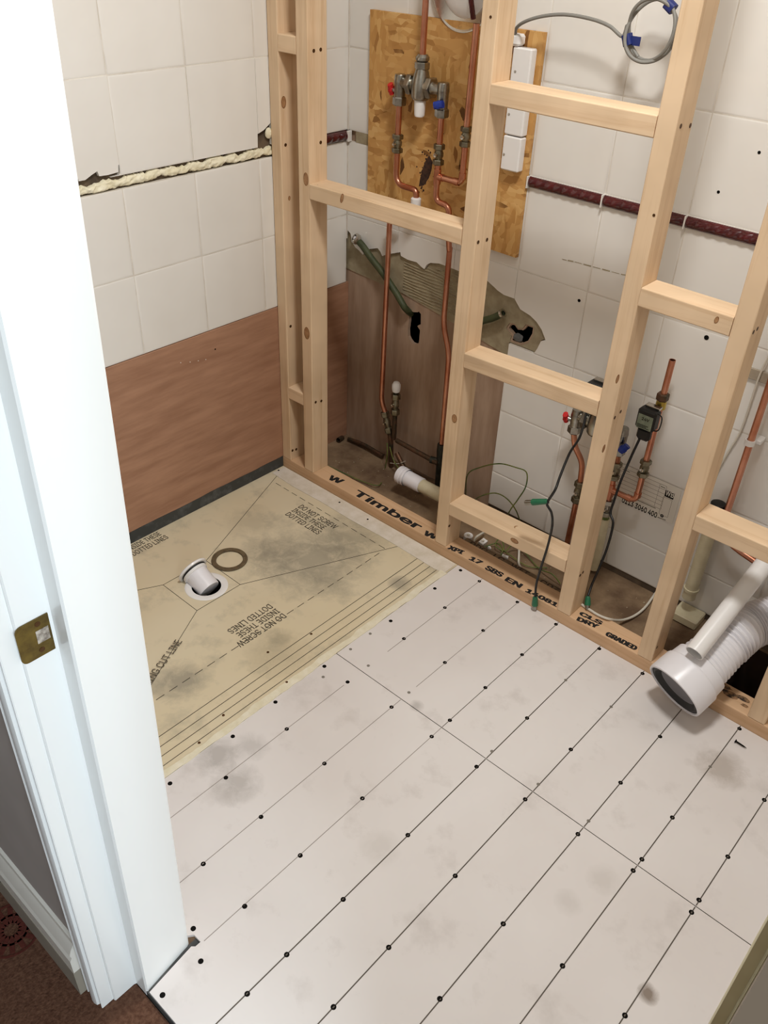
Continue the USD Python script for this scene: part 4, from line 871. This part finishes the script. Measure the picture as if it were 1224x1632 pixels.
# ================================================================== CABLES
def connector(lab, p, q, body=M_GREEN, along=None):
    p, q = np.asarray(p, float), np.asarray(q, float); d = unit(q - p); L = np.linalg.norm(q - p)
    t = thing('green_connector', lab, 'connector', min((p, q), key=lambda v: v[2]))
    part(t, 'grip', lathe(p, d, [(0, 0), (0, .0042), (.004, .0065), (L * .62, .0080), (L * .68, .0080), (L * .7, 0)], 16), M_GREEN, 50)
    part(t, 'shell', lathe(p, d, [(L * .66, .0062), (L, .0062), (L, .0050), (L - .003, .0046), (L - .003, 0)], 16), M_CHROME)
    return t
k0 = sc2 + V(-.012, -.008, -.050)
n1 = PY(873, 799, PF - .03)
pts = [k0, PY(925, 694, 2.12), PY(908, 722, 2.05), PY(893, 758, 1.99), PY(885, 780, PF - .028), n1]
solo('black_cable', tube(catmull(pts), .0030, 10), M_BLACKC, 'black cable from the hidden solenoid box down to the first green connector', 'cable', 60)
connector('green connector hanging level in front of the tiles above the low noggin', n1, PY(838, 801, PF - .03))
e2 = PY(853, 951, PF - .012)
pts = [n1 + V(.002, -.002, -.001), PY(872, 805, PF - .03), PY(879, 818, PF - .028), PY(880, 838, PF - .02), PY(873, 870, PF - .012), PY(862, 905, PF - .010), PY(855, 930, PF - .010), e2]
solo('black_cable', tube(catmull(pts), .0030, 10), M_BLACKC, 'black cable that drapes over the low noggin to the board edge', 'cable', 60)
connector('green connector resting on the board edge in front of the sole plate', e2, PZ(852, 970, .006))
k1 = sc1 + V(-.006, -.006, -.054)
e3 = PZ(937, 950, PT + .03)
pts = [k1, PY(1005, 730, 2.17), PY(990, 765, 2.14), PY(978, 800, 2.12), PY(973, 818, 2.11), PY(977, 835, 2.10), PY(968, 872, 2.09), PY(955, 905, 2.08), PY(944, 930, 2.075), e3]
solo('black_cable', tube(catmull(pts), .0030, 10), M_BLACKC, 'black cable from the labelled solenoid box past the sticker to the void', 'cable', 60)
connector('green connector hanging just behind the sole plate in the void', e3, PZ(936, 971, PT + .002))
# coiled grey flex
cy = BY - .062
cc = PY(1039, 49, cy); rx = (PY(1079, 49, cy)[0] - PY(999, 49, cy)[0]) / 2; rz = (PY(1039, 0, cy)[2] - PY(1039, 99, cy)[2]) / 2
pts = [PY(822, 62, OY - .018), PY(823, 45, OY - .03)] + [PY(a, b, cy) for a, b in ((840, 33), (870, 25), (905, 23.5), (945, 31), (972, 42), (992, 58))]
a0 = math.pi * .97
for k in range(0, 31):
    a = a0 + k / 30 * 4.4 * math.pi; e_ = 1 + .055 * math.sin(k * .85)
    pts.append(cc + V(math.cos(a) * rx * e_, -.004 + .010 * math.sin(k * .7), math.sin(a) * rz * e_))
gc = thing('grey_flex', 'grey flex looped in a coil that hangs from the white trunking', 'cable', cc - V(0, 0, rz))
part(gc, 'flex', tube(catmull(pts, 6), .0035, 12), M_GREYC, 60)
for px, w in (((1004, 62), .020), ((1071, 6), .018)):
    c = PY(*px, cy - .002); a = math.atan2((c[2] - cc[2]) / rz, (c[0] - cc[0]) / rx); tg = unit(V(-math.sin(a) * rx, 0, math.cos(a) * rz)); c = cc + V(math.cos(a) * rx, 0, math.sin(a) * rz)
    part(gc, 'blue_tape', beam(c - tg * w / 2, c + tg * w / 2, .019, .019, .006, (0, 1, 0)), M_BTAPE, 30, label='dark blue tape holding the coil')
    if px[0] < 1050: part(gc, 'tape_flag', box(c[0] + .006, c[0] + .028, c[1] - .002, c[1] - .0005, c[2] - .008, c[2] + .008), M_BTAPE)
# green and yellow earth wires
def wire(lab, pts, m=None, r=.0017, name='earth_wire', cat='wire'):
    return solo(name, tube(catmull(pts), r, 8), m or M_GWIRE, lab, cat, 60)
F2 = .0012
wire('green earth wire lying on the subfloor behind the left studs', [PZ(522, 742, F2), PZ(550, 755, F2), PZ(580, 768, F2), PZ(604, 773, .004), PY(612, 755, BY - .06), PY(617, 725, BY - .060), PY(617, 706, LY - .018)])
wire('short green wire hanging between the dark pipe and the white waste pipe', [PY(621, 712, LY - .020), PY(628, 735, BY - .06), PY(640, 752, BY - .075), PZ(650, 765, .004)])
wire('bare pale wire end beside the dark pipe', [PY(622, 738, BY - .05), PY(635, 739, BY - .055), PY(646, 735, BY - .055)], M_WCAB, .0012)
wire('green wire arching high in front of the white tiles', [PZ(742, 790, .01), PY(745, 757, 2.16), PY(765, 745, 2.17), PY(795, 739, 2.18), PY(822, 745, 2.19), PY(839, 753, 2.20), PY(838, 775, 2.19), PY(826, 795, 2.17), PY(812, 815, 2.15), PZ(806, 832, .03)])
wire('green wire in a low loop just above the low noggin', [PZ(752, 800, .012), PY(768, 790, 2.14), PY(790, 786, 2.15), PY(808, 795, 2.16), PY(822, 813, 2.16), PZ(829, 832, .03)])
wire('tangled green wire under the low noggin', [PZ(772, 872, F2), PZ(792, 866, .010), PZ(805, 878, .014), PZ(815, 870, .02), PZ(832, 876, .008), PZ(858, 905, F2), PZ(880, 915, .02), PZ(893, 930, F2)])
wire('looped green wire in the clutter under the low noggin', [PZ(796, 888, F2), PZ(803, 872, .016), PZ(797, 858, .02), PZ(790, 870, .012), PZ(812, 884, .004), PZ(840, 902, F2), PZ(872, 905, F2)])
wire('white flex curving over the subfloor between the fourth and fifth studs', [PZ(925, 962, PT + .004), PZ(940, 972, PT + .005), PZ(955, 981, PT + .005), PZ(972, 987, PT + .004), PZ(990, 988.5, .012), PZ(1010, 982, .002), PZ(1028, 968, .002), PZ(1045, 945, .002)], M_WCAB, .0034, 'white_flex', 'cable')
wire('white flex snaking out under the low noggin', [PZ(828, 868, .03), PZ(827, 885, .012), PZ(828, 902, .004), PZ(842, 916, .003), PZ(862, 930, .003), PZ(884, 938, .003), PZ(900, 944, .003)], M_WCAB, .0034, 'white_flex', 'cable')
wire('cut white flex end among the connector blocks', [PZ(754, 866, .012), PZ(758, 857, .02), PZ(765, 852, .018), PZ(772, 848, .01)], M_WCAB, .0034, 'white_flex', 'cable')
wire('thin grey wire slanting down the tiles beside the clipped copper pipe', [PY(1226, 566, BY - .01), PY(1210, 600, BY - .010), PY(1196, 642, BY - .008), PY(1180, 688, BY - .006), PY(1160, 722, BY - .005), PY(1140, 757, BY - .006), PY(1129, 782, BY - .008), PY(1122, 802, BY - .012)], M_WCAB, .0022, 'thin_wire')
# connector blocks and scraps in the void
for k, (px, r, lab) in enumerate((((746, 857), .013, 'round white junction cap under the low noggin, close to the third stud'), ((769, 866), .012, 'white terminal block under the low noggin, the biggest of the scraps'),
                                  ((780, 873.5), .005, 'tiny white offcut beside the white terminal block'), ((804, 889), .009, 'pale terminal block lying among green wires'))):
    c = PZ(*px, r * .7); t = thing('terminal_block', lab, 'terminal block', c - V(0, 0, r * .7))
    m = trimesh.creation.box([2 * r, 1.3 * r, 1.4 * r]) if k else trimesh.creation.cylinder(r, 1.4 * r, sections=18)
    m.apply_transform(trimesh.transformations.rotation_matrix(.6 + k, [.1, .1, 1])); m.apply_translation(c)
    part(t, 'housing', trimesh.convex.convex_hull(np.vstack([m.vertices])) , M_WPLAST, 25)
    part(t, 'terminal', lathe(c + V(0, 0, r * .68), (0, 0, 1), [(0, r * .4), (r * .25, r * .35), (r * .25, 0)], 10), M_WCAB)
bt = thing('timber_offcut', 'grey dusty batten lying behind the sole plate under the low noggin', 'batten', V(.80, 2.07, -.006))
part(bt, 'timber', beam((.655, 2.066, .008), (1.0, 2.064, .008), .024, .028, .002), mat('dusty_timber', lin(132, 112, 86), .9, var=lin(106, 88, 66), scale=30, world=True), 30)
M_FAINT = mat('faint_stamp', lin(66, 54, 42), .9)
btp = [c for c in stage.GetPrimAtPath(bt.GetPath()).GetChildren()][0]
for tx_, a_, b_ in (('DDC', .672, .728), ('LC', .752, .786), ('WET', .812, .868), ('CDZ', .906, .962)):
    part(btp, 'stamped_lettering', lettering(tx_, (a_, 2.0575, .0221), (1, 0, 0), (0, 1, 0), b_ - a_, .015, .0003, True), M_FAINT, False)

# ================================================================== WASTE PIPES
wy = 2.135
p0 = PY(637, 757, wy); p1 = PY(700, 787, wy); p0[2] = p1[2] = (p0[2] + p1[2]) / 2
wp = thing('waste_pipe', 'white and cream waste pipe with a collar lying in the void behind the left studs', 'waste pipe', p0)
dd = V(1, 0, 0)
part(wp, 'collar', lathe(p0, dd, [(.020, .014), (.0, .020), (0, .0265), (.002, .0275), (.014, .0275), (.016, .0255), (.020, .0255), (.022, .0270), (.030, .0265)], 32), M_WPAN, 40)
part(wp, 'sleeve', lathe(p0, dd, [(.028, .0235), (.085, .0228), (.087, .0205)], 32), M_WPAN, 40)
part(wp, 'pipe', lathe(p0, dd, [(.084, .0202), (.17, .0200), (.17, 0)], 28), M_CREAM, 40)
part(wp, 'collar_plug', lathe(p0 + V(.004, 0, 0), dd, [(0, 0), (0, .021), (.003, .021)], 28), M_WPAN)
def upright_waste(lab, px0, px1, r, y, ring=None, cap=False, gland=False):
    a, b = PY(*px0, y), PY(*px1, y); x = (a[0] + b[0]) / 2; b = V(x, y, max(b[2], -.005))
    t = thing('waste_pipe', lab, 'waste pipe', b)
    part(t, 'pipe', tube([V(x, y, a[2]), b], r, 22), M_CREAM, 60)
    if cap: part(t, 'black_cap', lathe(V(x, y, a[2] - .002), (0, 0, 1), [(0, r + .001), (.012, r + .001), (.014, r * .8), (.014, 0)], 20), M_BLACK, label='black cap')
    if ring: z = PY(*ring, y)[2]; part(t, 'collar', lathe(V(x, y, z - .004), (0, 0, 1), [(0, r), (.001, r + .0025), (.008, r + .0025), (.009, r)], 22), M_CREAM)
    if gland: part(t, 'hose_tail', lathe(V(x, y, a[2] - .001), (0, 0, 1), [(0, r * .8), (.010, r * .8), (.012, 0)], 16), M_GWIRE)
    return t, x
upright_waste('cream waste pipe standing below the plated valve behind the fourth stud', (965, 826), (945, 905), .0135, BY - .035, gland=True)
t, wx = upright_waste('cream waste pipe with a black cap standing left of the clipped copper pipe', (1130, 802), (1110, 958), .0165, BY - .032, (1109, 942), True)
part(t, 'foot', box(wx - .022, wx + .046, BY - .060, BY - .002, -.005, .020, .003), M_CREAM, 30)
sw = PY(1113, 962, BY - .04)
# clipped copper pipe on the right
cpx = [PY(1229, 604, LY - .004), PY(1163, 803, LY - .004)]; xr2 = PY(1195, 705, LY - .004)[0]
zb = PY(1150, 850, LY - .004)[2]
pipe('copper pipe held by a white clip at the right edge, curving away at its foot', [V(xr2 + .004, LY - .004, 1.30), V(xr2, LY - .004, zb - .012), V(xr2 + .20, LY - .006, zb - .055)], bend=.06, r=.0078)
zc = PY(1195, 705, LY - .004)[2]
clip = thing('pipe_clip', 'white plastic clip around the right-hand copper pipe', 'pipe clip', V(xr2, LY, zc - .006))
part(clip, 'ring', lathe(V(xr2, LY - .004, zc - .006), (0, 0, 1), [(0, .0080), (0, .0112), (.013, .0112), (.013, .0080)], 24), M_WPLAST)
part(clip, 'stem', box(xr2 - .006, xr2 + .020, LY + .006, BY - .0005, zc - .005, zc + .006, .002), M_WPLAST)
a, b = PY(1193, 583, BY), PY(1193, 601, BY)
solo('grey_strip', box(a[0] - .015, RX - .05, BY - .006, BY - .0004, b[2], a[2], .001), mat('strip_grey', lin(176, 166, 150), .7, var=lin(160, 146, 126), scale=20, world=True), 'greyish strip fixed across the tiles behind the fifth stud', 'strip', 20)

# ================================================================== STICKER
SY = BY - .0006
a, b = PY(1087, 779, SY), PY(1067, 832, SY)
sx1, sz1, sz0 = a[0] + .001, a[2] - .002, b[2] - .002; sx0 = PY(966, 745, SY)[0] - .045
sk_ = thing('printed_sticker', 'white service sticker printed with a phone number on the tiles', 'sticker', V((sx0 + sx1) / 2, SY, sz0))
pp_ = part(sk_, 'paper', box(sx0, sx1, SY - .0003, SY + .0004, sz0, sz1), M_PAPER, False)
t0, t1 = PY(990, 801, SY), PY(1046, 823.5, SY)
part(pp_, 'number', lettering('0113 3060 400', (t0[0], SY - .0003, (t0[2] + t1[2]) / 2), (1, 0, 0), (0, 0, 1), t1[0] - t0[0], .0150, .0003, True), M_PRINTB, False)
rules = []
zr = [sz0 + .026 + .0115 * k for k in range(7)]
xa, xb, xc = sx0 + .03, t1[0] - .012, t1[0] + .006
for z in zr: rules.append(strip((xa, SY - .0003, z), (xc, SY - .0003, z), .0008, (0, -1, 0), .0002))
for x in (xa, xa + .055, xb, xc): rules.append(strip((x, SY - .0003, zr[0]), (x, SY - .0003, zr[-1]), .0008, (0, -1, 0), .0002))
part(pp_, 'form_lines', rules, M_RULE, False)
part(pp_, 'form_print', [strip((x, SY - .0003, z), (x + l, SY - .0003, z), .0016, (0, -1, 0), .0002) for x, z, l in ((xa + .006, zr[-1] - .006, .022), (xa + .006, zr[-2] - .005, .016), (xa + .060, zr[-1] - .005, .02), (xb + .003, zr[-1] - .006, .012), (xa, zr[0] - .0035, xb - xa + .005))], M_PRINT, False)
la, lb = PY(1061, 783, SY), PY(1073, 796, SY)
lx0, lx1, lz0, lz1 = la[0], la[0] + .0235, lb[2] - .001, lb[2] + .0205
part(pp_, 'logo_block', box(lx0, lx1, SY - .0006, SY - .0002, lz0, lz0 + (lz1 - lz0) * .86), M_PRINTB, False)
part(pp_, 'logo_letters', lettering('WB', (lx0 + .001, SY - .0006, lz0 + .0050), (1, 0, 0), (0, 0, 1), lx1 - lx0 - .002, .0150, .0003, True), M_PAPER, False)
part(pp_, 'form_lines', [strip((lx0 - .002 + u0, SY - .0003, lz0 - .003 - w0), (lx0 - .002 + u1, SY - .0003, lz0 - .003 - w1), .0008, (0, -1, 0), .0002) for u0, w0, u1, w1 in ((0, 0, .024, 0), (0, .052, .024, .052), (0, 0, 0, .052), (.024, 0, .024, .052))], M_RULE, False)
rd = PY(1055, 822, SY); part(pp_, 'round_mark', lathe(rd + V(0, -.0003, 0), (0, -1, 0), [(0, .0045), (.0002, .0045), (.0002, .0015)], 18), M_PRINTB)
part(pp_, 'form_print', strip(PY(1048, 824, SY - .0003), PY(1061, 829, SY - .0003), .0016, (0, -1, 0), .0002), M_PRINT, False)

# ================================================================== TRAY BITS
rg = zp(365.7, 890.7); rgz = tray_z(*rg)
ro = np.linalg.norm(V(*zp(365.7 + 29, 890.7)) - V(*zp(365.7 - 29, 890.7))) / 2
solo('rubber_washer', lathe((rg[0], rg[1], rgz + .0005), (0, 0, 1), [(0, ro * .73), (0, ro * .97), (.0015, ro), (.0045, ro * .98), (.005, ro * .93), (.004, ro * .88), (.0045, ro * .8), (.004, ro * .75), (.0005, ro * .73)], 48), M_RING, 'brown rubber sealing ring lying flat on the tray beside the drain', 'sealing ring', 40)
bp = PZ(327, 930, .0); tpz_ = PZ(309, 909, .0)
ct = PY(306, 907, PZ(330, 936, 0)[1] + .005)
cd = unit(ct - V(bp[0], bp[1], -.004)); Lc = np.linalg.norm(ct - V(bp[0], bp[1], -.004)) * 1.02
cup = thing('drain_insert', 'white plastic trap insert leaning out of the drain hole', 'drain insert', V(bp[0], bp[1], -.02))
o = V(bp[0], bp[1], -.004)
part(cup, 'cup', lathe(o, cd, [(-.018, 0), (-.018, .0290), (-.016, .0305), (Lc * .62, .0305), (Lc * .66, .0325)], 36), M_WPAN, 40)
rim_ = part(cup, 'rim', lathe(o, cd, [(Lc * .66, .027), (Lc * .66, .0352), (Lc * .79, .0352), (Lc * .79, .029), (Lc * .87, .029), (Lc * .87, .0425), (Lc * .96, .0435), (Lc, .041), (Lc, .031), (Lc * .8, .027)], 40), M_WPLAST, 40)
part(rim_, 'seal', lathe(o, cd, [(Lc * .80, .030), (Lc * .80, .0362), (Lc * .86, .0362), (Lc * .86, .030)], 36), M_BLACK, 40, label='black seal groove')

# ================================================================== PAN CONNECTOR AND OVERFLOW PIPE
fc = V(1.3629, 1.8945, .0795); fn = unit(V(-.2411, -.865, -.4401)); bk = -fn; R0 = .0715
pc = thing('pan_connector', 'white flexible pan connector with a black seal resting on the sole plate', 'pan connector', fc - V(0, 0, .06))
pcc = part(pc, 'collar', lathe(fc, bk, [(.003, R0 * .915), (-.001, R0 * .93), (0, R0 * .985), (.004, R0), (.052, R0 * .985), (.056, R0 * .96), (.058, R0 * .93), (.084, R0 * .90), (.086, R0 * .84)], 64), M_WPAN, 40)
part(pcc, 'black_seal', lathe(fc, bk, [(.003, R0 * .92), (.004, R0 * .88), (.002, R0 * .80), (.010, R0 * .70), (.014, R0 * .62), (.02, R0 * .60), (.02, R0 * .92)], 56), M_BLACK, 40, label='black rubber seal')
part(pcc, 'inner_fin', lathe(fc, bk, [(.012, R0 * .66), (.015, R0 * .55), (.019, 0)], 48), M_GREYIN, 40)
path = [fc + bk * .078, fc + bk * .12, fc + bk * .19, V(1.418, 2.105, .165), V(1.452, 2.160, .178), V(1.515, 2.192, .175), V(1.60, 2.200, .150), V(1.72, 2.202, .110), V(1.88, 2.200, .06)]
P = catmull(path, 40); seg = np.r_[0, np.cumsum(np.linalg.norm(np.diff(P, axis=0), axis=1))]
S = np.arange(0, seg[-1], .0011); PP = np.c_[[np.interp(S, seg, P[:, k]) for k in range(3)]].T
amp = np.where(S < .085, .0014, .0038); per = np.where(S < .085, .0110, .0088)
ph = np.cumsum(.0011 / per); rad = np.interp(S, [0, .03, .10, .2, 1], [.0585, .0565, .050, .047, .047]) + amp * np.cos(2 * np.pi * ph)
part(pc, 'ribbed_hose', tube(PP, rad, 44), M_WPAN, 60)
pa = V(1.3735, 1.912, .190); pb = V(1.3925, 2.139, .303)
ov = unit(pb - pa); pe = pa + ov * .34
opp = thing('overflow_pipe', 'straight white overflow pipe lying over the ribbed pan connector', 'pipe', pa)
part(opp, 'pipe', tube([pa, pa + ov * .01, pe - ov * .01, pe], .0205, 32, inner=.0185), M_WPLAST, 60)

# crumbs of plaster on the subfloor
cr = []
for k in range(170):
    x, y = rng.uniform(.02, 1.9), rng.uniform(PB + .012, BY - .03)
    if 1.385 < x < 2.03: continue
    r = rng.uniform(.0007, .0021) * (1.6 if rng.random() < .1 else 1); m = trimesh.creation.icosphere(0, r); m.vertices *= rng.uniform(.5, 1.5, 3); m.apply_translation([x, y, -.0062 + r * .6]); cr.append(m)
solo('plaster_crumbs', cr, M_CRUMB, 'pale crumbs of plaster scattered over the subfloor in the void', 'debris', False, kind='stuff')
